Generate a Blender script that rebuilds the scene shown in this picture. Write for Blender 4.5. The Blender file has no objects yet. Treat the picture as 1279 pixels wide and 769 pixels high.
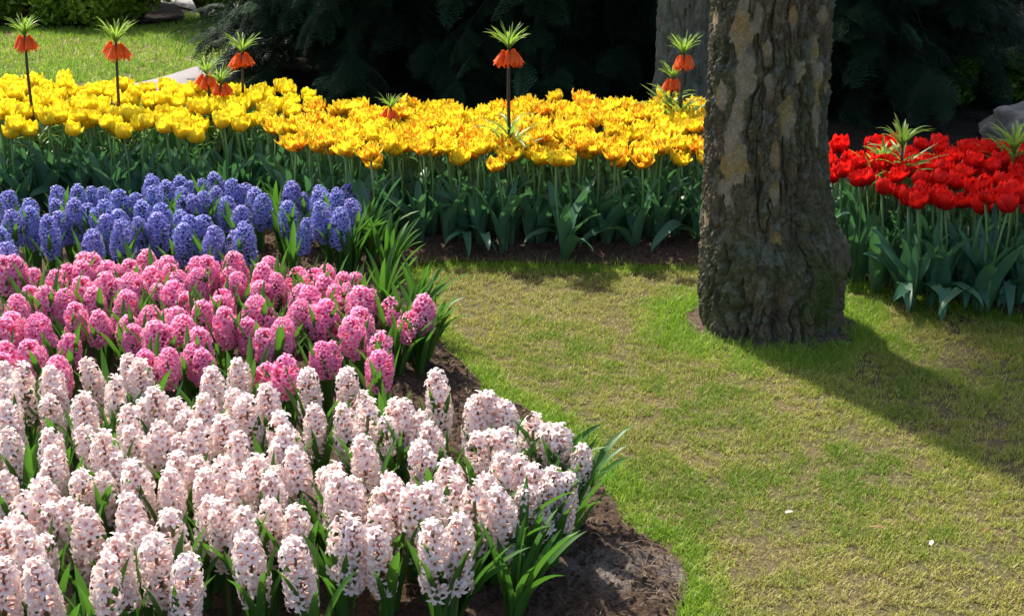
import bpy, math, random
import numpy as np
from mathutils import Vector, Matrix, Euler

random.seed(7)
RNG = np.random.default_rng(11)
R = math.radians

# ------------------------------------------------------------------ camera, sky, sun
scene = bpy.context.scene
COL = scene.collection
F_PX, PITCH, CAM_H = 1800.0, R(19.3), 1.6

cam_data = bpy.data.cameras.new('camera')
cam_data.sensor_width = 36
cam_data.lens = 36 * F_PX / 1279
cam_data.clip_end = 500
cam_data.clip_start = 0.05
cam_data.dof.use_dof = True
cam_data.dof.focus_distance = 3.7
cam_data.dof.aperture_fstop = 24
cam = bpy.data.objects.new('camera', cam_data)
cam.location = (0, 0, CAM_H)
cam.rotation_euler = (R(90) - PITCH, 0, 0)
COL.objects.link(cam)
scene.camera = cam

SUN_EL = 52.0
SUN_AZ = 29.4          # degrees from +Y towards -X
world = bpy.data.worlds.new('World')
scene.world = world
world.use_nodes = True
nt = world.node_tree
bg = nt.nodes['Background']
sky = nt.nodes.new('ShaderNodeTexSky')
sky.sky_type = 'NISHITA'
sky.sun_disc = False
sky.sun_elevation = R(SUN_EL)
sky.sun_rotation = R(-SUN_AZ)
nt.links.new(sky.outputs[0], bg.inputs[0])
sky.air_density = 0.8
sky.dust_density = 3.0
sky.ozone_density = 0.6
bg.inputs[1].default_value = 0.15

sd = bpy.data.lights.new('sun', 'SUN')
sd.energy = 4.4
sd.angle = R(1.6)
sd.color = (1.0, 0.94, 0.82)
sun = bpy.data.objects.new('sun', sd)
ce = math.cos(R(SUN_EL))
sdir = Vector((-math.sin(R(SUN_AZ)) * ce, math.cos(R(SUN_AZ)) * ce, math.sin(R(SUN_EL))))
sun.rotation_euler = sdir.to_track_quat('Z', 'Y').to_euler()
sun.location = sdir * 30
COL.objects.link(sun)

scene.view_settings.view_transform = 'Standard'
scene.view_settings.look = 'None'
scene.view_settings.gamma = 1
scene.view_settings.exposure = 1.08
scene.render.engine = 'CYCLES'
scene.cycles.max_bounces = 8
scene.cycles.transparent_max_bounces = 8
scene.cycles.use_denoising = True


# ------------------------------------------------------------------ helpers
def ray(u, v):
    dx = (u - 639.5) / F_PX
    dy = -(v - 384.5) / F_PX
    return (dx, math.cos(PITCH) + dy * math.sin(PITCH), -math.sin(PITCH) + dy * math.cos(PITCH))


def at(u, v, z=0.0):
    d = ray(u, v)
    t = (z - CAM_H) / d[2]
    return Vector((d[0] * t, d[1] * t, z))


def aty(u, v, y):
    d = ray(u, v)
    t = y / d[1]
    return Vector((d[0] * t, y, d[2] * t + CAM_H))


def hsh(ix, iy, iz, seed):
    h = (ix.astype(np.int64) * 374761393 + iy.astype(np.int64) * 668265263 + iz.astype(np.int64) * 2147483647 + seed * 1274126177) & 0xffffffff
    h = ((h ^ (h >> 13)) * 1274126177) & 0xffffffff
    h = ((h ^ (h >> 16)) * 2246822519) & 0xffffffff
    h = h ^ (h >> 15)
    return (h & 0xffffff) / float(0xffffff)


def vnoise(P, seed=0):
    I = np.floor(P).astype(np.int64)
    Fr = P - I
    W = Fr * Fr * (3 - 2 * Fr)
    out = 0
    for a in (0, 1):
        for b in (0, 1):
            for c in (0, 1):
                w = (W[:, 0] if a else 1 - W[:, 0]) * (W[:, 1] if b else 1 - W[:, 1]) * (W[:, 2] if c else 1 - W[:, 2])
                out = out + w * hsh(I[:, 0] + a, I[:, 1] + b, I[:, 2] + c, seed)
    return out * 2 - 1


def fbm(P, octv=4, seed=0, gain=0.5):
    s, amp, tot = 0, 1.0, 0
    for k in range(octv):
        s = s + amp * vnoise(P * (2.03 ** k) + k * 17.3, seed + k)
        tot += amp
        amp *= gain
    return s / tot


def worley(P, seed=0):
    I = np.floor(P).astype(np.int64)
    d1 = np.full(len(P), 9.0)
    d2 = np.full(len(P), 9.0)
    cid = np.zeros(len(P))
    for a in (-1, 0, 1):
        for b in (-1, 0, 1):
            for c in (-1, 0, 1):
                ix, iy, iz = I[:, 0] + a, I[:, 1] + b, I[:, 2] + c
                q = np.stack([ix + hsh(ix, iy, iz, seed), iy + hsh(ix, iy, iz, seed + 1), iz + hsh(ix, iy, iz, seed + 2)], 1)
                d = np.linalg.norm(q - P, axis=1)
                nearer = d < d1
                d2 = np.where(nearer, d1, np.minimum(d2, d))
                cid = np.where(nearer, hsh(ix, iy, iz, seed + 5), cid)
                d1 = np.where(nearer, d, d1)
    return d1, d2, cid


def xy3(x, y, s, z=0.0):
    return np.stack([x * s, y * s, np.full_like(x, z)], 1)


class MB:
    """collects vertices, quads, triangles and a colour per vertex, and links them as one mesh"""
    def __init__(self):
        self.V, self.C, self.Q, self.T, self.n = [], [], [], [], 0

    def add(self, V, Q=None, T=None, C=(1, 1, 1)):
        V = np.asarray(V, float).reshape(-1, 3)
        C = np.asarray(C, float)
        if C.ndim == 1:
            C = np.tile(C, (len(V), 1))
        self.V.append(V)
        self.C.append(C)
        if Q is not None and len(Q):
            self.Q.append(np.asarray(Q, int).reshape(-1, 4) + self.n)
        if T is not None and len(T):
            self.T.append(np.asarray(T, int).reshape(-1, 3) + self.n)
        self.n += len(V)

    def merge(self, o, M=None):
        for V, C in zip(o.V, o.C):
            if M is not None:
                V = V @ M[:3, :3].T + M[:3, 3]
            self.V.append(V)
            self.C.append(C)
        for q in o.Q:
            self.Q.append(q + self.n)
        for t in o.T:
            self.T.append(t + self.n)
        self.n += o.n

    def mesh(self, name, mat, smooth=True):
        V = np.concatenate(self.V)
        C = np.concatenate(self.C)
        Q = np.concatenate(self.Q) if self.Q else np.zeros((0, 4), int)
        T = np.concatenate(self.T) if self.T else np.zeros((0, 3), int)
        me = bpy.data.meshes.new(name)
        me.vertices.add(len(V))
        me.vertices.foreach_set('co', V.astype(np.float32).ravel())
        loops = np.concatenate([Q.ravel(), T.ravel()]).astype(np.int32)
        me.loops.add(len(loops))
        me.loops.foreach_set('vertex_index', loops)
        starts = np.concatenate([np.arange(len(Q)) * 4, len(Q) * 4 + np.arange(len(T)) * 3]).astype(np.int32)
        me.polygons.add(len(starts))
        me.polygons.foreach_set('loop_start', starts)
        me.update(calc_edges=True)
        me.validate()
        me.polygons.foreach_set('use_smooth', np.full(len(me.polygons), smooth))
        at_ = me.color_attributes.new('col', 'FLOAT_COLOR', 'POINT')
        at_.data.foreach_set('color', np.concatenate([C, np.ones((len(C), 1))], 1).astype(np.float32).ravel())
        me.materials.append(mat)
        return me

    def build(self, name, mat, parent=None, smooth=True):
        return link(name, self.mesh(name, mat, smooth), parent)


def link(name, me, parent=None, loc=None, rot=None, sc=None):
    o = bpy.data.objects.new(name, me)
    COL.objects.link(o)
    if parent is not None:
        o.parent = parent
    if loc is not None:
        o.location = loc
    if rot is not None:
        o.rotation_euler = rot
    if sc is not None:
        o.scale = (sc, sc, sc)
    return o


def tag(o, label=None, cat=None, group=None, kind=None):
    if label:
        o['label'] = label
    if cat:
        o['category'] = cat
    if group:
        o['group'] = group
    if kind:
        o['kind'] = kind
    return o


def empty(name, loc, rz=0.0, sc=1.0):
    o = bpy.data.objects.new(name, None)
    o.empty_display_size = 0.05
    COL.objects.link(o)
    o.location = loc
    o.rotation_euler = (0, 0, rz)
    o.scale = (sc, sc, sc)
    return o


def mat4(loc=(0, 0, 0), rot=(0, 0, 0), sc=(1, 1, 1)):
    return np.array(Matrix.LocRotScale(Vector(loc), Euler(rot), Vector(sc)))


def strip(center, width, side, normal, fold=0.0, C=(1, 1, 1)):
    """a leaf or petal: three vertices across, one row per centre point"""
    n = len(center)
    w = np.asarray(width)[:, None] * 0.5
    off = side * w * math.cos(fold) + normal * w * math.sin(fold)
    off2 = -side * w * math.cos(fold) + normal * w * math.sin(fold)
    V = np.stack([center + off2, center, center + off], 1).reshape(-1, 3)
    Q = []
    for i in range(n - 1):
        a = i * 3
        Q += [(a, a + 1, a + 4, a + 3), (a + 1, a + 2, a + 5, a + 4)]
    C = np.asarray(C, float)
    if C.ndim == 2 and len(C) == n:
        C = np.repeat(C, 3, 0)
    return V, Q, C


def tube(mb, pts, rad, sides=8, C=(1, 1, 1), cap=False):
    pts = np.asarray(pts, float)
    n = len(pts)
    rad = np.broadcast_to(np.asarray(rad, float), (n,))
    T = np.gradient(pts, axis=0)
    T /= np.linalg.norm(T, axis=1)[:, None] + 1e-9
    ref = np.array([1.0, 0, 0]) if abs(T[0, 0]) < 0.8 else np.array([0, 1.0, 0])
    A = np.cross(T, ref)
    A /= np.linalg.norm(A, axis=1)[:, None] + 1e-9
    B = np.cross(T, A)
    th = np.linspace(0, 2 * np.pi, sides, endpoint=False)
    ring = A[:, None] * np.cos(th)[None, :, None] + B[:, None] * np.sin(th)[None, :, None]
    V = (pts[:, None] + ring * rad[:, None, None]).reshape(-1, 3)
    Q = []
    for i in range(n - 1):
        for j in range(sides):
            k = (j + 1) % sides
            Q.append((i * sides + j, i * sides + k, (i + 1) * sides + k, (i + 1) * sides + j))
    C = np.asarray(C, float)
    if C.ndim == 2:
        C = np.repeat(C, sides, 0)
    T_ = []
    if cap:
        V = np.concatenate([V, pts[-1:]])
        e = (n - 1) * sides
        T_ = [(e + j, e + (j + 1) % sides, len(V) - 1) for j in range(sides)]
        if C.ndim == 2:
            C = np.concatenate([C, C[-1:]])
    mb.add(V, Q, T_, C)


def leaf_mb(L, W, a0, a1, k=1.3, fold=0.5, twist=0.0, seg=9, base=0.6, wave=0.0, seed=0, tip=2.2, sway=0.0):
    """strap or lance leaf growing from the origin and arching towards +X"""
    rg = np.random.default_rng(seed)
    t = np.linspace(0, 1, seg + 1)
    a = a0 + (a1 - a0) * t ** k
    dx, dz = np.sin(a) * L / seg, np.cos(a) * L / seg
    x = np.concatenate([[0], np.cumsum(dx[:-1])])
    z = np.concatenate([[0], np.cumsum(dz[:-1])])
    y = sway * L * t ** 2
    c = np.stack([x, y, z], 1)
    w = W * (base + (1 - base) * np.clip(t / 0.4, 0, 1)) * np.clip(1 - t ** tip, 0, 1) ** 0.6
    w[-1] = W * 0.02
    tw = twist * t
    side0 = np.tile([0, 1.0, 0], (seg + 1, 1))
    nrm0 = np.stack([-np.cos(a), np.zeros_like(a), np.sin(a)], 1)
    side = side0 * np.cos(tw)[:, None] + nrm0 * np.sin(tw)[:, None]
    nrm = nrm0 * np.cos(tw)[:, None] - side0 * np.sin(tw)[:, None]
    if wave:
        c = c + nrm0 * (np.sin(t * 9 + rg.uniform(0, 6)) * wave)[:, None]
    mb = MB()
    V, Q, C = strip(c, w, side, nrm, fold)
    if wave:
        V = V.reshape(-1, 3, 3)
        V[:, 0] += nrm0 * (np.sin(t * 14 + 1) * wave * 1.5)[:, None]
        V[:, 2] += nrm0 * (np.sin(t * 12 + 2.5) * wave * 1.5)[:, None]
        V = V.reshape(-1, 3)
    tt = np.repeat(t, 3)
    ed = np.tile([1.0, 0.0, 1.0], seg + 1)
    mb.add(V, Q, None, np.stack([tt, ed, np.full_like(tt, rg.uniform())], 1))
    return mb


# ------------------------------------------------------------------ materials
def new_mat(name):
    m = bpy.data.materials.new(name)
    m.use_nodes = True
    m.node_tree.nodes.clear()
    return m, m.node_tree


def N(nt, typ, **kw):
    n = nt.nodes.new(typ)
    for k, v in kw.items():
        if k.startswith('i_'):
            n.inputs[k[2:].replace('_', ' ')].default_value = v
        elif k.startswith('n_'):
            n.inputs[int(k[2:])].default_value = v
        else:
            setattr(n, k, v)
    return n


def mix(nt, fac, a, b, mode='MIX'):
    m = nt.nodes.new('ShaderNodeMix')
    m.data_type = 'RGBA'
    m.blend_type = mode
    for sock, val in ((m.inputs[0], fac), (m.inputs[6], a), (m.inputs[7], b)):
        if isinstance(val, (int, float)):
            sock.default_value = val
        elif isinstance(val, tuple):
            sock.default_value = (*val[:3], 1)
        else:
            nt.links.new(val, sock)
    return m.outputs[2]


def mathn(nt, op, a, b=0.0, c=0.0, clamp=False):
    m = nt.nodes.new('ShaderNodeMath')
    m.operation = op
    m.use_clamp = clamp
    for i, val in enumerate((a, b, c)):
        if isinstance(val, (int, float)):
            m.inputs[i].default_value = val
        else:
            nt.links.new(val, m.inputs[i])
    return m.outputs[0]


def ramp(nt, fac, lo, hi):
    m = nt.nodes.new('ShaderNodeMapRange')
    m.interpolation_type = 'SMOOTHSTEP'
    nt.links.new(fac, m.inputs[0])
    m.inputs[1].default_value = lo
    m.inputs[2].default_value = hi
    return m.outputs[0]


def noise(nt, vec, scale, detail=3.0, rough=0.55):
    n = nt.nodes.new('ShaderNodeTexNoise')
    n.inputs['Scale'].default_value = scale
    n.inputs['Detail'].default_value = detail
    n.inputs['Roughness'].default_value = rough
    if vec is not None:
        nt.links.new(vec, n.inputs['Vector'])
    return n.outputs[0]


def finish(nt, color, rough=0.5, trans=0.0, trans_col=None, bump=None, bump_d=0.002, spec=0.5, sheen=0.0):
    out = N(nt, 'ShaderNodeOutputMaterial')
    p = N(nt, 'ShaderNodeBsdfPrincipled')
    if isinstance(color, tuple):
        p.inputs['Base Color'].default_value = (*color, 1)
    else:
        nt.links.new(color, p.inputs['Base Color'])
    p.inputs['Roughness'].default_value = rough
    p.inputs['Specular IOR Level'].default_value = spec
    if bump is not None:
        b = N(nt, 'ShaderNodeBump')
        b.inputs['Strength'].default_value = 1.0
        b.inputs['Distance'].default_value = bump_d
        nt.links.new(bump, b.inputs['Height'])
        nt.links.new(b.outputs[0], p.inputs['Normal'])
    if trans > 0:
        tr = N(nt, 'ShaderNodeBsdfTranslucent')
        tc = trans_col if trans_col is not None else color
        if isinstance(tc, tuple):
            tr.inputs[0].default_value = (*tc, 1)
        else:
            nt.links.new(tc, tr.inputs[0])
        mx = N(nt, 'ShaderNodeMixShader')
        mx.inputs[0].default_value = trans
        nt.links.new(p.outputs[0], mx.inputs[1])
        nt.links.new(tr.outputs[0], mx.inputs[2])
        nt.links.new(mx.outputs[0], out.inputs[0])
    else:
        nt.links.new(p.outputs[0], out.inputs[0])


def attr(nt, name='col'):
    a = N(nt, 'ShaderNodeAttribute')
    a.attribute_name = name
    return a


def sepc(nt, sock):
    s = N(nt, 'ShaderNodeSeparateColor')
    nt.links.new(sock, s.inputs[0])
    return s.outputs


def geo_pos(nt):
    return N(nt, 'ShaderNodeNewGeometry').outputs['Position']


def objrand(nt):
    return N(nt, 'ShaderNodeObjectInfo').outputs['Random']


def petal_mat(name, tip, mid, deep, shift, trans=0.35, rough=0.55):
    """col.r = position from tube (0) to petal tip (1), col.g = rim, col.b = random per floret"""
    m, nt = new_mat(name)
    c = sepc(nt, attr(nt).outputs['Color'])
    k = mix(nt, ramp(nt, c[0], 0.0, 0.45), deep, mid)
    k = mix(nt, mathn(nt, 'MULTIPLY', ramp(nt, c[0], 0.35, 1.0), 0.9), k, tip)
    k = mix(nt, mathn(nt, 'MULTIPLY', mathn(nt, 'SUBTRACT', c[2], 0.35, clamp=True), 0.7), k, shift)
    k = mix(nt, mathn(nt, 'MULTIPLY', ramp(nt, objrand(nt), 0.45, 1.0), 0.4), k, shift)
    finish(nt, k, rough, trans, k, spec=0.25)
    return m


M = {}
M['pale'] = petal_mat('pale_pink_petal', (0.90, 0.825, 0.795), (0.89, 0.73, 0.69), (0.66, 0.30, 0.26), (0.87, 0.69, 0.63), 0.3)
M['pink'] = petal_mat('pink_petal', (0.94, 0.60, 0.72), (0.91, 0.27, 0.47), (0.80, 0.08, 0.26), (0.88, 0.23, 0.50), 0.35)
M['blue'] = petal_mat('blue_petal', (0.42, 0.48, 0.83), (0.21, 0.24, 0.60), (0.07, 0.07, 0.32), (0.33, 0.24, 0.58), 0.3)


def leaf_mat(name, a, b, trans, rough, tcol):
    m, nt = new_mat(name)
    c = sepc(nt, attr(nt).outputs['Color'])
    tc = N(nt, 'ShaderNodeTexCoord').outputs['Object']
    nn = noise(nt, tc, 28.0, 3.0)
    k = mix(nt, nn, a, b)
    k = mix(nt, mathn(nt, 'MULTIPLY', ramp(nt, c[0], 0.45, 0.0), 0.35), k, (0.16, 0.24, 0.08))
    k = mix(nt, mathn(nt, 'MULTIPLY', objrand(nt), 0.45), k, b)
    finish(nt, k, rough, trans, mix(nt, 0.5, k, tcol), spec=0.28)
    return m


M['hleaf'] = leaf_mat('hyacinth_leaf_green', (0.026, 0.085, 0.018), (0.055, 0.15, 0.022), 0.30, 0.46, (0.16, 0.42, 0.03))
M['tleaf'] = leaf_mat('tulip_leaf_green', (0.045, 0.125, 0.075), (0.085, 0.190, 0.105), 0.24, 0.42, (0.10, 0.33, 0.05))
M['cileaf'] = leaf_mat('crown_imperial_leaf_green', (0.09, 0.20, 0.03), (0.20, 0.32, 0.06), 0.45, 0.38, (0.35, 0.55, 0.06))


def simple(name, a, b, scale, rough=0.7, trans=0.0, bump=0.0, spec=0.4):
    m, nt = new_mat(name)
    tc = N(nt, 'ShaderNodeTexCoord').outputs['Object']
    nn = noise(nt, tc, scale, 5.0, 0.6)
    k = mix(nt, nn, a, b)
    finish(nt, k, rough, trans, k, bump=nn if bump else None, bump_d=bump, spec=spec)
    return m


M['stem'] = simple('green_flower_stem', (0.09, 0.20, 0.05), (0.14, 0.28, 0.07), 30, 0.5, 0.1)
M['redstem'] = simple('reddish_flower_stem', (0.16, 0.08, 0.05), (0.10, 0.16, 0.04), 25, 0.5, 0.1)
M['darkstem'] = simple('dark_purple_stem', (0.030, 0.018, 0.020), (0.05, 0.045, 0.025), 15, 0.5)
M['bell'] = simple('orange_bell_petal', (0.92, 0.20, 0.01), (0.80, 0.10, 0.01), 18, 0.5, 0.4)


def tulip_mat(name, tip, base, flame, amount, trans):
    """col.r = along the petal, col.g = across (0 middle .. 1 rim), col.b = random per petal"""
    m, nt = new_mat(name)
    a = attr(nt)
    c = sepc(nt, a.outputs['Color'])
    k = mix(nt, ramp(nt, c[0], 0.0, 0.75), base, tip)
    tc = N(nt, 'ShaderNodeTexCoord').outputs['Object']
    if flame is not None:
        cb = N(nt, 'ShaderNodeCombineXYZ')
        nt.links.new(mathn(nt, 'MULTIPLY', c[1], 3.2), cb.inputs[0])
        nt.links.new(mathn(nt, 'MULTIPLY', c[0], 1.1), cb.inputs[1])
        rr = mathn(nt, 'ADD', mathn(nt, 'MULTIPLY', c[2], 37.0), mathn(nt, 'MULTIPLY', objrand(nt), 91.0))
        nt.links.new(rr, cb.inputs[2])
        nn = noise(nt, cb.outputs[0], 1.6, 3.0, 0.6)
        f = mathn(nt, 'SUBTRACT', nn, mathn(nt, 'MULTIPLY', c[0], 0.16))
        f = mathn(nt, 'SUBTRACT', f, mathn(nt, 'MULTIPLY', c[1], 0.10))
        f = mathn(nt, 'ADD', f, mathn(nt, 'MULTIPLY', mathn(nt, 'SUBTRACT', objrand(nt), 0.5), 0.10))
        f = ramp(nt, f, 0.50 - amount, 0.57 - amount)
        k = mix(nt, mathn(nt, 'MULTIPLY', f, 0.9), k, flame)
    nn2 = noise(nt, tc, 60.0, 2.0)
    k = mix(nt, mathn(nt, 'MULTIPLY', nn2, 0.25), k, base)
    finish(nt, k, 0.58, trans, k, spec=0.18)
    return m


M['ytul'] = tulip_mat('yellow_tulip_petal', (0.93, 0.79, 0.035), (0.90, 0.60, 0.01), None, 0, 0.42)
M['stul'] = tulip_mat('red_streaked_yellow_petal', (0.94, 0.79, 0.04), (0.93, 0.71, 0.02), (0.72, 0.04, 0.01), 0.128, 0.42)
M['rtul'] = tulip_mat('red_tulip_petal', (0.84, 0.020, 0.012), (0.60, 0.006, 0.010), None, 0, 0.45)

# grass blades: colour straight from the blades' own colour
m, nt = new_mat('grass_blade')
k = attr(nt).outputs['Color']
finish(nt, k, 0.5, 0.42, k, spec=0.3)
M['grass'] = m

# lawn floor between the blades: thatch and earth
m, nt = new_mat('lawn_thatch')
g = geo_pos(nt)
n1 = noise(nt, g, 3.0, 5.0, 0.6)
n2 = noise(nt, g, 90.0, 4.0, 0.7)
k = mix(nt, ramp(nt, n1, 0.35, 0.65), (0.10, 0.105, 0.03), (0.19, 0.14, 0.065))
k = mix(nt, ramp(nt, n2, 0.35, 0.7), (0.06, 0.048, 0.022), k)
finish(nt, k, 0.9, bump=n2, bump_d=0.01, spec=0.2)
M['thatch'] = m

m, nt = new_mat('bed_soil')
g = geo_pos(nt)
n1 = noise(nt, g, 5.0, 5.0, 0.6)
n2 = noise(nt, g, 110.0, 6.0, 0.75)
n3 = noise(nt, g, 35.0, 5.0, 0.65)
k = mix(nt, ramp(nt, n2, 0.3, 0.7), (0.035, 0.021, 0.013), (0.19, 0.118, 0.077))
k = mix(nt, ramp(nt, n3, 0.55, 0.75), k, (0.14, 0.078, 0.042))
dry = attr(nt).outputs['Color']
dr = sepc(nt, dry)
k = mix(nt, mathn(nt, 'MULTIPLY', dr[0], ramp(nt, n2, 0.3, 0.6)), k, (0.40, 0.35, 0.31))
finish(nt, k, 0.95, bump=n2, bump_d=0.02, spec=0.2)
M['soil'] = m

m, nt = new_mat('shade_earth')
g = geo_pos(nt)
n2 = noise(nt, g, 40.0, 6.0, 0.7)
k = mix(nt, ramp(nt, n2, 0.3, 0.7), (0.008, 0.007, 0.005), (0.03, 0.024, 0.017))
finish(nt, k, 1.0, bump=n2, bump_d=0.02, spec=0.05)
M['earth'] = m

m, nt = new_mat('path_asphalt')
g = geo_pos(nt)
n2 = noise(nt, g, 120.0, 4.0, 0.7)
n1 = noise(nt, g, 2.0, 4.0, 0.6)
k = mix(nt, n2, (0.11, 0.105, 0.11), (0.21, 0.195, 0.20))
k = mix(nt, mathn(nt, 'MULTIPLY', n1, 0.4), k, (0.30, 0.27, 0.24))
finish(nt, k, 0.85, bump=n2, bump_d=0.003, spec=0.3)
M['path'] = m

m, nt = new_mat('bark')
k = attr(nt).outputs['Color']
g = N(nt, 'ShaderNodeTexCoord').outputs['Object']
n2 = noise(nt, g, 160.0, 6.0, 0.75)
n1 = noise(nt, g, 45.0, 4.0, 0.6)
k = mix(nt, ramp(nt, n2, 0.25, 0.75), mix(nt, 0.62, k, (0.012, 0.011, 0.008)), k)
k = mix(nt, mathn(nt, 'MULTIPLY', ramp(nt, n1, 0.55, 0.75), 0.35), k, (0.13, 0.135, 0.10))
finish(nt, k, 0.9, bump=n2, bump_d=0.006, spec=0.25)
M['bark'] = m

m, nt = new_mat('conifer_needles')
k = attr(nt).outputs['Color']
finish(nt, k, 0.7, 0.12, k, spec=0.08)
M['needle'] = m
m, nt = new_mat('broad_leaves')
k = attr(nt).outputs['Color']
finish(nt, k, 0.45, 0.5, k, spec=0.35)
M['bleaf'] = m

m, nt = new_mat('boulder_stone')
g = N(nt, 'ShaderNodeTexCoord').outputs['Object']
n1 = noise(nt, g, 6.0, 5.0, 0.6)
n2 = noise(nt, g, 60.0, 5.0, 0.7)
k = mix(nt, ramp(nt, n1, 0.3, 0.7), (0.12, 0.108, 0.088), (0.24, 0.215, 0.175))
k = mix(nt, ramp(nt, n2, 0.5, 0.8), k, (0.08, 0.085, 0.07))
finish(nt, k, 0.9, bump=n2, bump_d=0.01, spec=0.3)
M['stone'] = m
M['white_petal'] = simple('fallen_petal_white', (0.80, 0.74, 0.68), (0.72, 0.62, 0.56), 60, 0.5, 0.3)
M['dry_leaf'] = simple('dry_leaf_brown', (0.30, 0.13, 0.06), (0.20, 0.09, 0.045), 60, 0.6, 0.2)

# ------------------------------------------------------------------ ground, beds, path
# lawn edge of the beds, followed on the ground from the near tip of the pale bed to the red bed
EDGE_PX = [(790, 860), (836, 772), (852, 735), (845, 705), (822, 685), (775, 655), (745, 600), (700, 545), (650, 508), (604, 496), (592, 474), (574, 454),
           (550, 434), (530, 408), (515, 378), (505, 352), (503, 333), (560, 324), (640, 325), (760, 329), (860, 330), (960, 336), (1060, 352), (1140, 366),
           (1220, 382), (1300, 398), (1420, 425)]
EDGE = np.array([tuple(at(u, v))[:2] for u, v in EDGE_PX])
POLY = np.concatenate([[(-3.2, 1.9), (0.2, 1.9)], EDGE, [(3.2, 4.6), (3.2, 6.3), (1.0, 6.6), (-0.2, 6.75), (-1.2, 7.1), (-3.6, 7.2)]])


def inside(x, y, poly):
    c = np.zeros(len(x), bool)
    n = len(poly)
    for i in range(n):
        x1, y1 = poly[i]
        x2, y2 = poly[(i + 1) % n]
        if y1 == y2:
            continue
        cr = ((y1 > y) != (y2 > y)) & (x < (x2 - x1) * (y - y1) / (y2 - y1) + x1)
        c ^= cr
    return c


def dist_poly(x, y, poly, closed=True):
    d = np.full(len(x), 99.0)
    n = len(poly)
    for i in range(n if closed else n - 1):
        a, b = poly[i], poly[(i + 1) % n]
        ab = b - a
        t = np.clip(((x - a[0]) * ab[0] + (y - a[1]) * ab[1]) / (ab @ ab + 1e-12), 0, 1)
        d = np.minimum(d, np.hypot(x - a[0] - t * ab[0], y - a[1] - t * ab[1]))
    return d


# the ground: one sheet to the horizon
mb = MB()
gx = np.concatenate([[-150, -60, -25, -12], np.linspace(-6, 6, 61), [12, 25, 60, 150]])
gy = np.concatenate([[-100, -40, -15, -5], np.linspace(0, 14, 71), [20, 30, 60, 150]])
X, Y = np.meshgrid(gx, gy)
Z = 0.012 * fbm(xy3(X.ravel(), Y.ravel(), 0.9), 3, 5)
nx = len(gx)
Q = [(j * nx + i, j * nx + i + 1, (j + 1) * nx + i + 1, (j + 1) * nx + i) for j in range(len(gy) - 1) for i in range(nx - 1)]
near = (np.abs(X.ravel()) < 7) & (Y.ravel() > -1) & (Y.ravel() < 15)
Z = np.where(near, Z, 0) - 0.012
mb.add(np.stack([X.ravel(), Y.ravel(), Z], 1), Q)
ground = mb.build('lawn_ground', M['thatch'])
tag(ground, kind='structure')


def ground_z(x, y):
    return 0.012 * fbm(xy3(x, y, 0.9), 3, 5) - 0.012


def soil_height(x, y):
    inn = inside(x, y, POLY)
    d = dist_poly(x, y, POLY) * np.where(inn, 1, -1)
    clod = fbm(xy3(x, y, 32.0), 4, 31)
    lump = fbm(xy3(x, y, 7.0), 3, 77)
    h = 0.018 * np.clip(d / 0.10, 0, 1) + np.clip(d / 0.04, 0, 1) * (0.020 * clod + 0.014 * lump + 0.010 * np.clip(fbm(xy3(x, y, 75.0), 2, 91), 0, 1)) + 0.008
    return np.where(d > 0, h, 0.006 + d * 0.4), d


mb = MB()
s = 0.009
sx = np.arange(-1.25, 3.0, s)
sy = np.arange(2.3, 5.9, s)
X, Y = np.meshgrid(sx, sy)
x, y = X.ravel(), Y.ravel()
h, d = soil_height(x, y)
nx = len(sx)
I = (np.arange(len(sy) - 1)[:, None] * nx + np.arange(nx - 1)[None]).ravel()
Q = np.stack([I, I + 1, I + nx + 1, I + nx], 1)
okv = d > -0.02
Q = Q[okv[Q].all(1)]
# only near the open edge, where soil can be seen; elsewhere a coarse part of the same sheet
de = dist_poly(x, y, EDGE, closed=False)
fine = de < 0.62
Qf = Q[fine[Q].any(1)]
used = np.unique(Qf)
remap = np.full(len(x), -1)
remap[used] = np.arange(len(used))
tip = at(790, 725)
dry = np.clip(1.15 - np.hypot((x - tip.x) / 0.17, (y - tip.y) / 0.13), 0, 1) * np.clip(0.5 + fbm(xy3(x, y, 14.0), 3, 3), 0, 1)
Cc = np.stack([dry, dry, dry], 1)
mb.add(np.stack([x, y, h], 1)[used], remap[Qf], None, Cc[used])
s2 = 0.06
sx = np.arange(-3.6, 3.3, s2)
sy = np.arange(1.9, 7.3, s2)
X, Y = np.meshgrid(sx, sy)
x, y = X.ravel(), Y.ravel()
inn = inside(x, y, POLY)
de = dist_poly(x, y, EDGE, closed=False)
keep = inn & (de > 0.52)
nx = len(sx)
I = (np.arange(len(sy) - 1)[:, None] * nx + np.arange(nx - 1)[None]).ravel()
Q = np.stack([I, I + 1, I + nx + 1, I + nx], 1)
Q = Q[keep[Q].all(1)]
used = np.unique(Q)
remap = np.full(len(x), -1)
remap[used] = np.arange(len(used))
mb.add(np.stack([x, y, 0.002 + 0 * x], 1)[used], remap[Q], None, (0, 0, 0))
rg = np.random.default_rng(12)
nc = 60000
cx_, cy_ = rg.uniform(-1.2, 2.4, nc), rg.uniform(2.3, 5.8, nc)
ok = inside(cx_, cy_, POLY) & (dist_poly(cx_, cy_, EDGE, closed=False) < 0.42) & (dist_poly(cx_, cy_, EDGE, closed=False) > 0.004)
cx_, cy_ = cx_[ok], cy_[ok]
nc = len(cx_)
hz_, _ = soil_height(cx_, cy_)
sz = 0.0014 + 0.0055 * rg.uniform(size=nc) ** 3.5
O8 = np.array([[1, 0, 0], [-1, 0, 0], [0, 1, 0], [0, -1, 0], [0, 0, 1], [0, 0, -1]], float)
F8 = np.array([[0, 2, 4], [2, 1, 4], [1, 3, 4], [3, 0, 4], [2, 0, 5], [1, 2, 5], [3, 1, 5], [0, 3, 5]])
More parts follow.
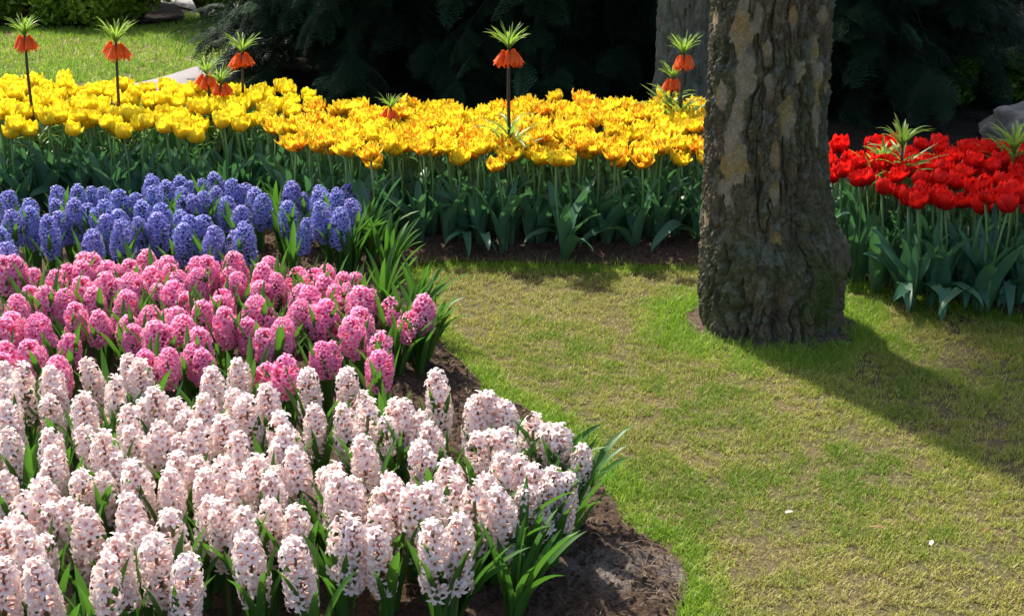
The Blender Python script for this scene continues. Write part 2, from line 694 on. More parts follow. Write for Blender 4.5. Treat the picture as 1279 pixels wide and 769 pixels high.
Vc = O8[None] * sz[:, None, None] * rg.uniform(0.6, 1.5, (nc, 6, 1)) + rg.normal(0, 0.25, (nc, 6, 3)) * sz[:, None, None]
Vc += np.stack([cx_, cy_, hz_ + sz * 0.4], 1)[:, None]
mb.add(Vc.reshape(-1, 3), None, (np.arange(nc)[:, None, None] * 6 + F8[None]).reshape(-1, 3), np.repeat(rg.uniform(0, 0.45, (nc, 1)) ** 2 * np.ones((1, 3)), 6, 0))
soil = mb.build('flower_bed_soil', M['soil'], smooth=False)
tag(soil, kind='structure')

# dark bare earth under the conifers
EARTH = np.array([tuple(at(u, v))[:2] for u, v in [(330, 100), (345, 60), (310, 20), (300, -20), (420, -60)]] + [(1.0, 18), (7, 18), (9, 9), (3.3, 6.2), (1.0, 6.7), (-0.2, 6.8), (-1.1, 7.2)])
mb = MB()
s = 0.1
X, Y = np.meshgrid(np.arange(-3, 9.1, s), np.arange(6, 18.1, s))
x, y = X.ravel(), Y.ravel()
ok = inside(x, y, EARTH)
nx = X.shape[1]
I = (np.arange(X.shape[0] - 1)[:, None] * nx + np.arange(nx - 1)[None]).ravel()
Q = np.stack([I, I + 1, I + nx + 1, I + nx], 1)
Q = Q[ok[Q].all(1)]
used = np.unique(Q)
remap = np.full(len(x), -1)
remap[used] = np.arange(len(used))
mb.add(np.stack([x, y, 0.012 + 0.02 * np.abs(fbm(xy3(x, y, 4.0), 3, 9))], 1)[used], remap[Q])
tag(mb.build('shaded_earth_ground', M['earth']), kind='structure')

# bare earth under the far shrubs
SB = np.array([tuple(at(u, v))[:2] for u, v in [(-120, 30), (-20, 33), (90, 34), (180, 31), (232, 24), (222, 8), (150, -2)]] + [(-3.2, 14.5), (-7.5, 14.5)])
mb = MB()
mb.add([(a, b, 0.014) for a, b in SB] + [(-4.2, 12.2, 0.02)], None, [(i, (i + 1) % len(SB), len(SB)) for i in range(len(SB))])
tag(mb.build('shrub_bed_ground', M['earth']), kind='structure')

# path that bends round the far lawn
PC = [at(100, 126), at(200, 112), at(270, 92), at(322, 68), at(326, 42), at(296, 19), at(240, 4), at(150, -8)]
PC = [np.array(p)[:2] for p in PC]
pts = []
for i in range(len(PC) - 1):
    p0, p1, p2, p3 = PC[max(i - 1, 0)], PC[i], PC[i + 1], PC[min(i + 2, len(PC) - 1)]
    for t in np.linspace(0, 1, 10, endpoint=False):
        pts.append(0.5 * ((2 * p1) + (-p0 + p2) * t + (2 * p0 - 5 * p1 + 4 * p2 - p3) * t ** 2 + (-p0 + 3 * p1 - 3 * p2 + p3) * t ** 3))
pts = np.array(pts)
tan = np.gradient(pts, axis=0)
tan /= np.linalg.norm(tan, axis=1)[:, None]
nr = np.stack([-tan[:, 1], tan[:, 0]], 1)
PATHW = 0.42
V = []
for p, n_ in zip(pts, nr):
    for sgn in (-1, -0.9, 0, 0.9, 1):
        q = p + n_ * sgn * PATHW / 2
        V.append((q[0], q[1], 0.004 if abs(sgn) == 1 else 0.022))
Q = [(i * 5 + j, i * 5 + j + 1, (i + 1) * 5 + j + 1, (i + 1) * 5 + j) for i in range(len(pts) - 1) for j in range(4)]
mb = MB()
mb.add(V, Q)
tag(mb.build('garden_path', M['path']), kind='structure')
PATHPTS = pts


# ------------------------------------------------------------------ grass
def in_view(x, y, margin, right=0):
    z = 0.0
    dep = y * math.cos(PITCH) + (CAM_H - z) * math.sin(PITCH)
    u = 639.5 + F_PX * x / dep
    v = 384.5 + F_PX * ((CAM_H) * math.cos(PITCH) - y * math.sin(PITCH)) / dep
    return (u > -margin) & (u < 1279 + margin + right) & (v < 769 + margin) & (v > -60)


TREE_X, TREE_Y = 0.822, 4.45


def lawn_blades(n, x0, x1, y0, y1, ln, wd, seed, clip, five=True, lift=0.0):
    rg = np.random.default_rng(seed)
    x = rg.uniform(x0, x1, n)
    y = rg.uniform(y0, y1, n)
    ok = clip(x, y)
    x, y = x[ok], y[ok]
    n = len(x)
    big = fbm(xy3(x, y, 2.3), 4, 41)
    tuft = fbm(xy3(x, y, 14.0), 3, 57)
    fine = fbm(xy3(x, y, 45.0), 2, 67)
    de = dist_poly(x, y, EDGE, closed=False)
    dt = np.hypot(x - TREE_X, y - TREE_Y)
    tan = np.clip(1.15 - np.hypot((x - 0.15) / 0.75, (y - 4.75) / 0.42), 0, 1) + 0.8 * np.clip(1.1 - np.hypot((x - 0.75) / 0.6, (y - 2.7) / 0.3), 0, 1) if five else 0 * x
    mot = fbm(xy3(x, y, 6.5), 3, 87)
    lush = np.clip(0.5 - de / 0.30, 0, 0.5) * 1.5 + np.clip(0.50 - dt, 0, 0.3) * 3.0
    sel = rg.uniform(size=n) < np.clip(0.66 + 0.9 * tuft + 1.2 * fine + 0.2 * mot + lush, 0.05, 1)
    x, y, big, tuft, fine, lush, tan, mot = x[sel], y[sel], big[sel], tuft[sel], fine[sel], lush[sel], tan[sel], mot[sel]
    n = len(x)
    g = np.clip(0.42 + 0.5 * big + 0.9 * tuft + 0.6 * mot + 0.5 * fine + 0.75 * lush - 0.30 * tan + rg.normal(0, 0.28, n), 0, 1)
    straw = rg.uniform(size=n) < np.clip(0.22 - 0.26 * g - 0.3 * lush + 0.25 * tan, 0.03, 1) * (1.0 if five else 0.3)
    c1 = np.array([0.43, 0.43, 0.070]) if five else np.array([0.34, 0.46, 0.05])
    c2 = np.array([0.165, 0.27, 0.022]) if five else np.array([0.17, 0.34, 0.02])
    c3 = np.array([0.44, 0.39, 0.135])
    C = c1 + (c2 - c1) * g[:, None]
    C = np.where(straw[:, None], c3, C) * rg.uniform(0.7, 1.25, n)[:, None]
    C = C + (np.array([0.22, 0.42, 0.02]) - C) * np.clip(lush * 0.9, 0, 0.55)[:, None] * (~straw)[:, None]
    brown = (rg.uniform(size=n) < 0.05 + 0.20 * np.clip(tan - 0.1 - mot, 0, 1)) & (lush < 0.2)
    C = np.where(brown[:, None], np.array([0.30, 0.20, 0.10]) * rg.uniform(0.7, 1.3, (n, 1)), C)
    L = ln * rg.uniform(0.5, 1.3, n) * (1 + 0.6 * np.clip(lush, 0, 1) + 0.4 * tuft)
    W = wd * rg.uniform(0.6, 1.3, n)
    az = rg.uniform(0, 2 * np.pi, n)
    lean = np.where(straw, rg.uniform(0.9, 1.45, n), rg.uniform(0.25, 1.35, n))
    dx, dy = np.cos(az), np.sin(az)
    z0 = ground_z(x, y) + lift
    z0 = z0 + np.where(straw, rg.uniform(0, 0.008, n), 0)
    sx, sy = -dy * W / 2, dx * W / 2
    b = np.stack([x, y, z0], 1)
    s = np.stack([sx, sy, 0 * sx], 1)
    l1 = lean * 0.7
    mid = b + np.stack([dx * np.sin(l1), dy * np.sin(l1), np.cos(l1)], 1) * (L * 0.55)[:, None]
    l2 = np.minimum(lean * 1.1, 1.6)
    tip_ = mid + np.stack([dx * np.sin(l2), dy * np.sin(l2), np.cos(l2)], 1) * (L * 0.45)[:, None]
    mb = MB()
    if five:
        V = np.stack([b - s, b + s, mid + s * 0.8, mid - s * 0.8, tip_], 1).reshape(-1, 3)
        o = np.arange(n)[:, None] * 5
        Q = o + np.array([[0, 1, 2, 3]])
        T = o + np.array([[3, 2, 4]])
        mb.add(V, Q, T, np.repeat(C, 5, 0))
    else:
        V = np.stack([b - s, b + s, tip_], 1).reshape(-1, 3)
        o = np.arange(n)[:, None] * 3
        mb.add(V, None, o + np.array([[0, 1, 2]]), np.repeat(C, 3, 0))
    return mb


def clip_near(x, y):
    jit = 0.028 * vnoise(xy3(x, y, 14.0), 5) + 0.022 * vnoise(xy3(x, y, 55.0), 6) - 0.006
    inn = inside(x + jit, y + jit, POLY)
    dt = np.hypot(x - TREE_X - 0.022, y - TREE_Y + 0.022)
    return ~inn & in_view(x, y, 90, 420) & (dt > 0.242 + 0.045 * vnoise(xy3(x, y, 12.0), 8) + 0.02 * vnoise(xy3(x, y, 50.0), 9))


grass = lawn_blades(880000, -0.55, 2.69, 2.3, 5.3, 0.0155, 0.0017, 1, clip_near)
grass.merge(lawn_blades(60000, -0.6, 2.4, 2.3, 5.3, 0.034, 0.0024, 5,
                        lambda x, y: clip_near(x, y) & ((dist_poly(x, y, EDGE, closed=False) < 0.10) | (np.hypot(x - TREE_X, y - TREE_Y) < 0.36))))


def clip_far(x, y):
    d = dist_poly(x, y, PATHPTS, closed=False)
    return (d > PATHW / 2) & ~inside(x, y, POLY) & ~inside(x, y, EARTH) & ~inside(x, y, SB) & in_view(x, y, 60)


grass.merge(lawn_blades(260000, -4.6, -1.0, 6.9, 11.8, 0.035, 0.0055, 9, clip_far, five=False))
gr = grass.build('lawn_grass', M['grass'], smooth=False)
tag(gr, 'short patchy green and straw coloured mown lawn grass', 'grass', kind='stuff')

# bare earth ring round the big tree
mb = MB()
rr_, aa_ = np.meshgrid(np.linspace(0.15, 0.290, 26), np.linspace(0, 2 * np.pi, 160, endpoint=False))
xx, yy = TREE_X + 0.024 + (rr_ * np.cos(aa_)).ravel(), TREE_Y - 0.024 + (rr_ * np.sin(aa_)).ravel()
hh = ground_z(xx, yy) + 0.004 + np.clip((0.275 - rr_.ravel()) * 0.12, -0.004, 0.03) + 0.006 * fbm(xy3(xx, yy, 40.0), 3, 66) * (rr_.ravel() < 0.275)
Q = [(i * 26 + j, i * 26 + j + 1, ((i + 1) % 160) * 26 + j + 1, ((i + 1) % 160) * 26 + j) for i in range(160) for j in range(25)]
mb.add(np.stack([xx, yy, hh], 1), Q, None, (0.12, 0, 0))
tag(mb.build('tree_ring_soil_ground', M['soil'], smooth=False), kind='structure')

# ------------------------------------------------------------------ the big tree
ZP = [-0.05, 0.00, 0.08, 0.16, 0.24, 0.30, 0.36, 0.42, 0.55, 0.75, 1.00, 1.40]


def trunk_profile():
    out = []
    for v, ul, ur in [(432, 866, 1056), (420, 867, 1055), (395, 867, 1053), (370, 866, 1052), (345, 867, 1056), (325, 868, 1061), (300, 870, 1052), (270, 871, 1041),
                      (220, 873, 1036), (150, 876, 1034), (80, 881, 1039), (0, 886, 1043)]:
        a, b = aty(ul, v, TREE_Y), aty(ur, v, TREE_Y)
        out.append((a.z, a.x, b.x))
    out.sort()
    return np.array(out)


TP = trunk_profile()


def make_bark(th, z, rad_fn, cx_fn, cy, patches, seed, moss=True, scale=1.0):
    """positions and colours of a cracked, plated bark surface"""
    rb = rad_fn(th, z)
    P = np.stack([np.cos(th) * 0.21, np.sin(th) * 0.21, z], 1)
    Wp = np.stack([fbm(P * 9, 3, seed), fbm(P * 9, 3, seed + 10), fbm(P * 9, 3, seed + 20)], 1) * 0.030
    Pw = P + Wp
    S1 = np.array([36.0, 36.0, 13.0]) * scale
    d1, d2, cid = worley(Pw * S1, seed + 3)
    g1 = np.clip((d2 - d1) / 0.22, 0, 1)
    S2 = np.array([95.0, 95.0, 60.0]) * scale
    e1, e2, cid2 = worley(Pw * S2, seed + 33)
    g2 = np.clip((e2 - e1) / 0.35, 0, 1)
    fiss = 1 - np.abs(fbm(np.stack([Pw[:, 0] * 17, Pw[:, 1] * 17, Pw[:, 2] * 4.5], 1), 4, seed + 45)) * 2.2
    fiss = np.clip((fiss - 0.72) / 0.28, 0, 1) ** 1.5
    rough = fbm(P * np.array([48, 48, 30]), 5, seed + 48, 0.7)
    ridge = fbm(np.stack([P[:, 0] * 16, P[:, 1] * 16, P[:, 2] * 3.0], 1), 3, seed + 40)
    fine = fbm(P * 90, 3, seed + 60)
    pm = np.zeros(len(th))
    wob = 0.55 * fbm(P * np.array([26, 26, 15]), 4, seed + 70, 0.65)
    for (pt, pz, rt, rz) in patches:
        dth = (th - pt + np.pi) % (2 * np.pi) - np.pi
        q = (np.abs(dth / rt) ** 1.6 + np.abs((z - pz) / rz) ** 1.6) ** 0.62 + wob * 1.9
        pm = np.maximum(pm, np.clip((1.0 - q) / 0.12, 0, 1))
    r = rb + 0.009 * (np.sqrt(g1) - 1) + 0.0035 * (g2 - 1) + 0.012 * ridge + 0.003 * fine + 0.004 * (cid - 0.5) - 0.020 * fiss + 0.014 * rough
    rp = rb - 0.006 + 0.010 * ridge + 0.0012 * fine
    r = r * (1 - pm) + rp * pm
    x = cx_fn(z) + np.cos(th) * r
    y = cy + np.sin(th) * r
    base = np.array([0.115, 0.090, 0.055])
    alt = np.array([0.19, 0.145, 0.085])
    grn = np.array([0.088, 0.100, 0.042])
    pal = np.array([0.36, 0.305, 0.205])
    och = np.array([0.38, 0.27, 0.085])
    mos = np.array([0.085, 0.120, 0.012])
    big = fbm(P * 8, 3, seed + 80)
    C = base + (alt - base) * np.clip(cid * 0.9 + 0.3 * cid2, 0, 1)[:, None]
    C = C + (grn - C) * np.clip(0.3 + 1.6 * big, 0, 0.8)[:, None]
    lich = np.clip((fbm(P * 38, 3, seed + 90) - 0.20) * 8, 0, 1)
    C = C * (0.80 + 0.75 * np.clip(fbm(P * np.array([60, 60, 30]), 4, seed + 95) + 0.35, 0, 1))[:, None]
    C = C + (np.array([0.22, 0.25, 0.20]) - C) * (lich * 0.5)[:, None]
    pc = pal + (och - pal) * np.clip(0.4 + 2.2 * fbm(P * 13, 3, seed + 100), 0, 1)[:, None]
    pc = pc * (0.85 + 0.35 * fbm(P * 70, 3, seed + 104))[:, None]
    C = C + (pc - C) * pm[:, None]
    if moss:
        dm = (th - R(-52) + np.pi) % (2 * np.pi) - np.pi
        ms = np.clip(1.1 - np.hypot(dm / 0.42, (z - 0.10) / 0.20) + 1.0 * fbm(P * 26, 3, seed + 110), 0, 1)
        C = C + (mos - C) * (ms * 0.85)[:, None]
        r2 = ms * 0.003
        x = x + np.cos(th) * r2
        y = y + np.sin(th) * r2
    return np.stack([x, y, z], 1), C


def cyl_quads(nz, nt_):
    I = (np.arange(nz - 1)[:, None] * nt_ + np.arange(nt_)[None])
    J = (np.arange(nz - 1)[:, None] * nt_ + (np.arange(nt_) + 1)[None] % nt_)
    return np.stack([I.ravel(), J.ravel(), (J + nt_).ravel(), (I + nt_).ravel()], 1)


def big_cx(z):
    zz = np.clip(z, TP[0, 0], TP[-1, 0])
    return 0.5 * (np.interp(zz, TP[:, 0], TP[:, 1]) + np.interp(zz, TP[:, 0], TP[:, 2])) * 1.0


def big_rad(th, z):
    zz = np.clip(z, TP[0, 0], TP[-1, 0])
    c = 0.5 * (np.interp(zz, TP[:, 0], TP[:, 1]) + np.interp(zz, TP[:, 0], TP[:, 2]))
    lo = c - np.interp(zz, TP[:, 0], TP[:, 1])
    r = (lo - 0.009) * np.ones_like(th)
    r = r - 0.012 * np.clip(z - 1.1, 0, 6)
    # root flare ribs and the cleft low on the front
    fl = np.clip(1 - z / 0.22, 0, 1) ** 1.6
    r = r + fl * (0.012 * np.cos(5 * th + 0.7) - 0.004)
    dc = (th - R(-94) + np.pi) % (2 * np.pi) - np.pi
    r = r - 0.050 * np.exp(-(dc / 0.085) ** 2) * np.clip(1 - np.abs(z - 0.10) / 0.16, 0, 1) ** 0.7
    dc = (th - R(-70) + np.pi) % (2 * np.pi) - np.pi
    r = r - 0.018 * np.exp(-(dc / 0.06) ** 2) * np.clip(1 - z / 0.2, 0, 1)
    # long shallow flutes
    r = r + 0.006 * np.cos(3 * th + 2.2 * z)
    # burl on the lawn's far side
    dc = (th - R(-8) + np.pi) % (2 * np.pi) - np.pi
    r = r + 0.012 * np.exp(-(dc / 0.35) ** 2 - ((z - 0.30) / 0.055) ** 2)
    return r


def patch_px(L):
    out = []
    for u, v, ru, rv in L:
        p = aty(u, v, TREE_Y - 0.15)
        r = float(big_rad(np.array([0.0]), np.array([p.z]))[0])
        s = (p.x - float(big_cx(np.array([p.z]))[0])) / r
        th = -math.acos(max(-0.97, min(0.97, s)))
        out.append((th, p.z, 0.86 * ru / 400 / r / max(0.35, math.sin(-th)), 0.9 * rv / 385))
    return out


PATCHES = patch_px([(926, 40, 17, 40), (930, 90, 12, 38), (921, 150, 14, 40), (914, 200, 17, 48), (908, 240, 10, 32), (982, 147, 14, 30), (957, 62, 7, 14), (990, 22, 8, 14),
                    (998, 85, 10, 22), (1018, 70, 6, 26), (1024, 95, 7, 22), (1021, 145, 6, 34), (964, 235, 9, 17), (967, 290, 9, 16), (958, 100, 8, 14), (1030, 20, 8, 12),
                    (966, 190, 6, 20), (878, 30, 6, 18), (876, 280, 5, 12), (1036, 112, 5, 16), (945, 15, 6, 20), (905, 120, 8, 20)])

tree = empty('plane_tree', (0, 0, 0))
tag(tree, 'thick old tree trunk with cracked bark and pale peeled patches on the lawn', 'tree')
NT = 760
zs = np.concatenate([np.arange(-0.05, 1.55, 0.003), np.linspace(1.6, 6.2, 60)])
TH, ZZ = np.meshgrid(np.linspace(0, 2 * np.pi, NT, endpoint=False), zs)
V, C = make_bark(TH.ravel(), ZZ.ravel(), big_rad, big_cx, TREE_Y, PATCHES, 100)
mb = MB()
mb.add(V, cyl_quads(len(zs), NT), None, C)
rg = np.random.default_rng(4)
TX = float(big_cx(np.array([5.0]))[0])
limb_tips = []
for k in range(9):
    a = k * 2.4 + 0.4
    z0 = 4.3 + 0.22 * k
    st = np.array([TX, TREE_Y, z0])
    ln = 2.3 - 0.12 * k
    pts = [st]
    el = 0.35 + 0.09 * k
    for j in range(1, 8):
        t = j / 7
        e = el + 0.5 * t
        pts.append(pts[-1] + np.array([math.cos(a + 0.3 * t) * math.cos(e), math.sin(a + 0.3 * t) * math.cos(e), math.sin(e)]) * ln / 7)
    tube(mb, pts, np.linspace(0.085, 0.02, 8), 8, (0.10, 0.09, 0.065))
    limb_tips.append(pts)
mb.build('trunk', M['bark'], tree)


def leaf_cloud(centers, rad, n, size, cols, seed, shell=0.0, flat=1.0):
    rg = np.random.default_rng(seed)
    ci = rg.integers(0, len(centers), n)
    D = rg.normal(size=(n, 3))
    D /= np.linalg.norm(D, axis=1)[:, None]
    rr = rg.uniform(shell, 1, n) ** (1 / 2.2)
    P = np.asarray(centers)[ci] + D * np.array([1, 1, flat]) * (rr * np.asarray(rad)[ci])[:, None]
    A = rg.normal(size=(n, 3))
    A /= np.linalg.norm(A, axis=1)[:, None]
    B = np.cross(A, rg.normal(size=(n, 3)))
    B /= np.linalg.norm(B, axis=1)[:, None]
    s = size * rg.uniform(0.6, 1.3, n)[:, None]
    V = np.stack([P - A * s, P + B * s * 0.42, P + A * s, P - B * s * 0.42], 1).reshape(-1, 3)
    cc = np.asarray(cols)
    w = rg.uniform(size=(n, 1))
    C = cc[0] + (cc[1] - cc[0]) * w
    C = C * rg.uniform(0.7, 1.2, (n, 1))
    mb = MB()
    mb.add(V, (np.arange(n)[:, None] * 4 + np.array([[0, 1, 2, 3]])), None, np.repeat(C, 4, 0))
    return mb


cen = [p[j] for p in limb_tips for j in (4, 6, 7)]
leaf_cloud(cen, [0.55] * len(cen), 14000, 0.05, [(0.05, 0.10, 0.02), (0.10, 0.17, 0.03)], 3).build('crown', M['bleaf'], tree, smooth=False)

# the second, slimmer trunk behind the streaked tulips
p = aty(855, 100, 7.5)
SX, SY = p.x, 7.5


def s_rad(th, z):
    return 0.160 - 0.006 * z + 0.05 * np.clip(1 - z / 0.3, 0, 1) ** 2 + 0.006 * np.cos(4 * th)


tree2 = empty('broadleaf_tree', (0, 0, 0))
tag(tree2, 'slimmer grey green tree trunk standing in shade behind the red streaked yellow tulips', 'tree')
zs = np.linspace(-0.05, 5.0, 420)
TH, ZZ = np.meshgrid(np.linspace(0, 2 * np.pi, 200, endpoint=False), zs)
V, C = make_bark(TH.ravel(), ZZ.ravel(), s_rad, lambda z: SX + 0.01 * z, SY, [], 300, moss=False, scale=0.75)
C = C * 0.6 + np.array([0.24, 0.26, 0.19]) * 0.5
mb = MB()
mb.add(V, cyl_quads(len(zs), 200), None, C)
cen = []
for k in range(7):
    a = k * 2.4
    st = np.array([SX + 0.04, SY, 3.6 + 0.2 * k])
    pts = [st]
    for j in range(1, 7):
        pts.append(pts[-1] + np.array([math.cos(a) * 0.8, math.sin(a) * 0.8, 0.6]) * 0.24)
    tube(mb, pts, np.linspace(0.06, 0.015, 7), 7, (0.12, 0.13, 0.09))
    cen += [pts[3], pts[6]]
shade_limb = [np.array([SX + 0.04, SY, 3.4]), np.array([SX - 0.35, SY + 0.05, 4.1]), np.array([SX - 0.8, SY + 0.1, 4.6]), np.array([SX - 1.3, SY + 0.2, 5.0])]  # unseen side limb, added to carry leaves that shade the lawn
tube(mb, shade_limb, [0.07, 0.05, 0.035, 0.015], 8, (0.12, 0.13, 0.09))
mb.build('trunk', M['bark'], tree2)
rg = np.random.default_rng(31)
lc = [np.array([-0.10 + rg.uniform(-0.45, 0.50), 7.45 + rg.uniform(-0.60, 0.60), 5.0 + rg.uniform(-0.2, 0.4)]) for _ in range(20)]
shade_leaves = leaf_cloud(lc, [0.28] * 20, 1900, 0.05, [(0.05, 0.10, 0.02), (0.10, 0.17, 0.03)], 15)  # added leaves out of view, placed to cast soft shade beside the thick trunk
cr2 = leaf_cloud(cen, [0.5] * len(cen), 9000, 0.05, [(0.05, 0.10, 0.02), (0.10, 0.17, 0.03)], 5)
cr2.merge(shade_leaves)
cr2.build('crown', M['bleaf'], tree2, smooth=False)


# ------------------------------------------------------------------ conifers
def frond_mb(L, seed):
    rg = np.random.default_rng(seed)
    mb = MB()
    V, T, C = [], [], []
    ns = 13
    for i in range(ns):
        t = (i + 0.5) / ns
        px = L * t
        pz = -0.22 * L * t * t
        for sg in (-1, 1):
            sl = L * 0.42 * (1 - t) ** 0.7 * rg.uniform(0.6, 1.15) + 0.02
            ang = 0.75 + rg.uniform(-0.15, 0.15)
            dv = np.array([math.cos(ang), sg * math.sin(ang), -0.25 + rg.uniform(-0.1, 0.1)])
            nn = max(4, int(sl / 0.011))
            for j in range(nn):
                q = np.array([px, 0, pz]) + dv * sl * (j + 0.5) / nn
                q[2] -= 0.35 * sl * ((j + 0.5) / nn) ** 2
                for s2 in (-1, 1):
                    a2 = s2 * 0.9
                    nd = np.array([dv[0] * math.cos(a2) - dv[1] * math.sin(a2), dv[0] * math.sin(a2) + dv[1] * math.cos(a2), rg.uniform(-0.3, 0.2)])
                    nl = 0.025 * rg.uniform(0.7, 1.2)
                    wv = np.array([dv[0], dv[1], 0]) * 0.0038
                    b = len(V)
                    V += [q - wv, q + wv, q + nd * nl]
                    T.append((b, b + 1, b + 2))
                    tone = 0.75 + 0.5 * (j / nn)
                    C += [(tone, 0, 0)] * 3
    mb.add(V, None, T, C)
    return mb


FR = [frond_mb(0.20 + 0.03 * i, 20 + i) for i in range(5)]


def conifer(name, x, y, h, r, nb, seed, tone, label, skirt=0.05, squash=1.0, face=None):
    rg = np.random.default_rng(seed)
    root = empty(name, (x, y, 0))
    tag(root, label, 'tree', 'dark conifers behind the beds')
    mb = MB()
    tube(mb, [(0, 0, -0.05), (0.02, 0, h * 0.5), (0, 0.02, h * 0.97)], [0.11, 0.07, 0.012], 10, (0.05, 0.04, 0.03), cap=True)
    VV, TT, CC = [], [], []
    twigs = MB()
    n0 = 0
    for b in range(nb):
        t = rg.uniform(0, 1) ** 1.7
        z = skirt + h * t * 0.95
        a = rg.uniform(0, 2 * np.pi)
        rl = r * (1 - t * 0.92) * rg.uniform(0.55, 1.12)
        # a drooping branch with fronds along its outer half
        droop = rg.uniform(0.05, 0.45)
        npts = 6
        bp = []
        zr = z + 0.30 * rl + 0.1
        for j in range(npts):
            s = j / (npts - 1)
            bp.append(np.array([math.cos(a) * rl * s, math.sin(a) * rl * s, zr + 0.15 * rl * s - (0.30 + droop) * rl * s * s * 1.1]))
        bp = np.array(bp)
        bp[:, 2] = np.maximum(bp[:, 2], 0.03)
        tube(twigs, bp, np.linspace(0.010, 0.002, npts), 4, (0.016, 0.014, 0.010))
        nf = int(5 + rl * 9)
        for k in range(nf):
            s = rg.uniform(0.30, 1.0)
            f = FR[rg.integers(0, len(FR))]
            V = f.V[0]
            T = f.T[0]
            i0 = min(int(s * (npts - 1)), npts - 2)
            fr = s * (npts - 1) - i0
            p = bp[i0] * (1 - fr) + bp[i0 + 1] * fr
            M4 = mat4(p, (rg.uniform(-0.6, 0.6), rg.uniform(-0.1, 0.9), a + rg.uniform(-1.0, 1.0)), [rg.uniform(0.7, 1.25)] * 3)
            VV.append(V @ M4[:3, :3].T + M4[:3, 3])
            TT.append(T + n0)
            n0 += len(V)
            br = rg.uniform(0.5, 1.3) * (1 + 1.3 * (rg.uniform() < 0.10))  # random tone; a few fronds get a brighter colour to look sunlit
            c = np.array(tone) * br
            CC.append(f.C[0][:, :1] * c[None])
    mb.merge(twigs)
    mb.build('trunk', M['bark'], root)
    cr = MB()
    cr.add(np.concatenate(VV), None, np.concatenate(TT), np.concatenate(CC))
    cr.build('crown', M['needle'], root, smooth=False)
    return root


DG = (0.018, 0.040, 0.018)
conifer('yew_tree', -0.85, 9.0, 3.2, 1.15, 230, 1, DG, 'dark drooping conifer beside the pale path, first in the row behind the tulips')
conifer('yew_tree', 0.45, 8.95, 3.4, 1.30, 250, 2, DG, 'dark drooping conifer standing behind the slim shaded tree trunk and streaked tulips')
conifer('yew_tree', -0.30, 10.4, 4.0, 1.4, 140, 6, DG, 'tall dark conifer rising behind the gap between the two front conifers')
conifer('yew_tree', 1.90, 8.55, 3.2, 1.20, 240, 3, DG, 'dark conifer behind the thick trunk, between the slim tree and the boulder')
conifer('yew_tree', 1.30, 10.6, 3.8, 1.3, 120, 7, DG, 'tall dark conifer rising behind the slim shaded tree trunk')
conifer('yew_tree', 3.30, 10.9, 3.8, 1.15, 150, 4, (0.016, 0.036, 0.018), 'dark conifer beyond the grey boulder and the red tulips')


# ------------------------------------------------------------------ shrubs and boulder
def shrub(x, y, r, h, n, cols, seed, label, size=0.03):
    rg = np.random.default_rng(seed)
    root = empty('leafy_shrub', (x, y, 0))
    tag(root, label, 'shrub', 'shrubs at the far side of the garden')
    st = MB()
    cen, rad = [], []
    for k in range(11):
        a = rg.uniform(0, 6.28)
        e = rg.uniform(0.1, 1)
        tip_ = np.array([math.cos(a) * r * e * 0.8, math.sin(a) * r * e * 0.8, h * rg.uniform(0.22, 0.95)])
        mid = tip_ * np.array([0.4, 0.4, 0.55])
        tube(st, [(0, 0, -0.02), mid, tip_], [0.018, 0.012, 0.005], 6, (0.09, 0.07, 0.05))
        cen += [tip_, mid * np.array([1.3, 1.3, 1])]
        rad += [r * 0.42, r * 0.33]
    st.build('stems', M['bark'], root)
    leaf_cloud(cen, rad, n, size, cols, seed, shell=0.2, flat=0.8).build('foliage', M['bleaf'], root, smooth=False)


SH1 = [(0.10, 0.20, 0.015), (0.26, 0.42, 0.03)]
SH2 = [(0.20, 0.32, 0.02), (0.38, 0.50, 0.05)]
shrub(-4.50, 11.35, 0.60, 0.8, 16000, SH1, 1, 'mid green shrub at the back of the far lawn, in the corner')
shrub(-3.95, 11.35, 0.60, 0.85, 16000, SH2, 2, 'yellow green shrub at the back of the far lawn, behind the first crown imperial')
shrub(-3.40, 11.3, 0.60, 0.8, 16000, SH1, 3, 'mid green shrub at the back of the far lawn, between the first two crown imperials')
shrub(-2.90, 11.3, 0.55, 0.8, 14000, SH2, 18, 'yellow green shrub at the back of the far lawn, behind the second crown imperial')
shrub(-2.45, 11.6, 0.50, 0.9, 12000, SH1, 4, 'dark green shrub inside the bend of the pale path')
shrub(-1.55, 12.4, 0.50, 0.9, 9000, SH2, 14, 'yellow green shrub beyond the bend of the pale path')
shrub(-5.1, 11.9, 0.60, 1.0, 9000, SH2, 15, 'tall yellow green shrub behind the corner shrub of the far lawn')
shrub(-4.1, 12.2, 0.60, 1.0, 9000, SH1, 16, 'tall mid green shrub in the second row behind the far lawn')
shrub(-3.3, 12.3, 0.60, 1.0, 9000, SH1, 17, 'tall dark shrub in the second row behind the far lawn, nearer the path')
shrub(2.80, 8.15, 0.22, 0.34, 6000, [(0.13, 0.24, 0.02), (0.26, 0.38, 0.04)], 5, 'bright green low shrub just behind the grey boulder', 0.022)
shrub(2.48, 7.95, 0.15, 0.28, 2600, [(0.10, 0.20, 0.02), (0.18, 0.30, 0.03)], 6, 'small bright green shrub in the shade between the conifers and boulder', 0.022)

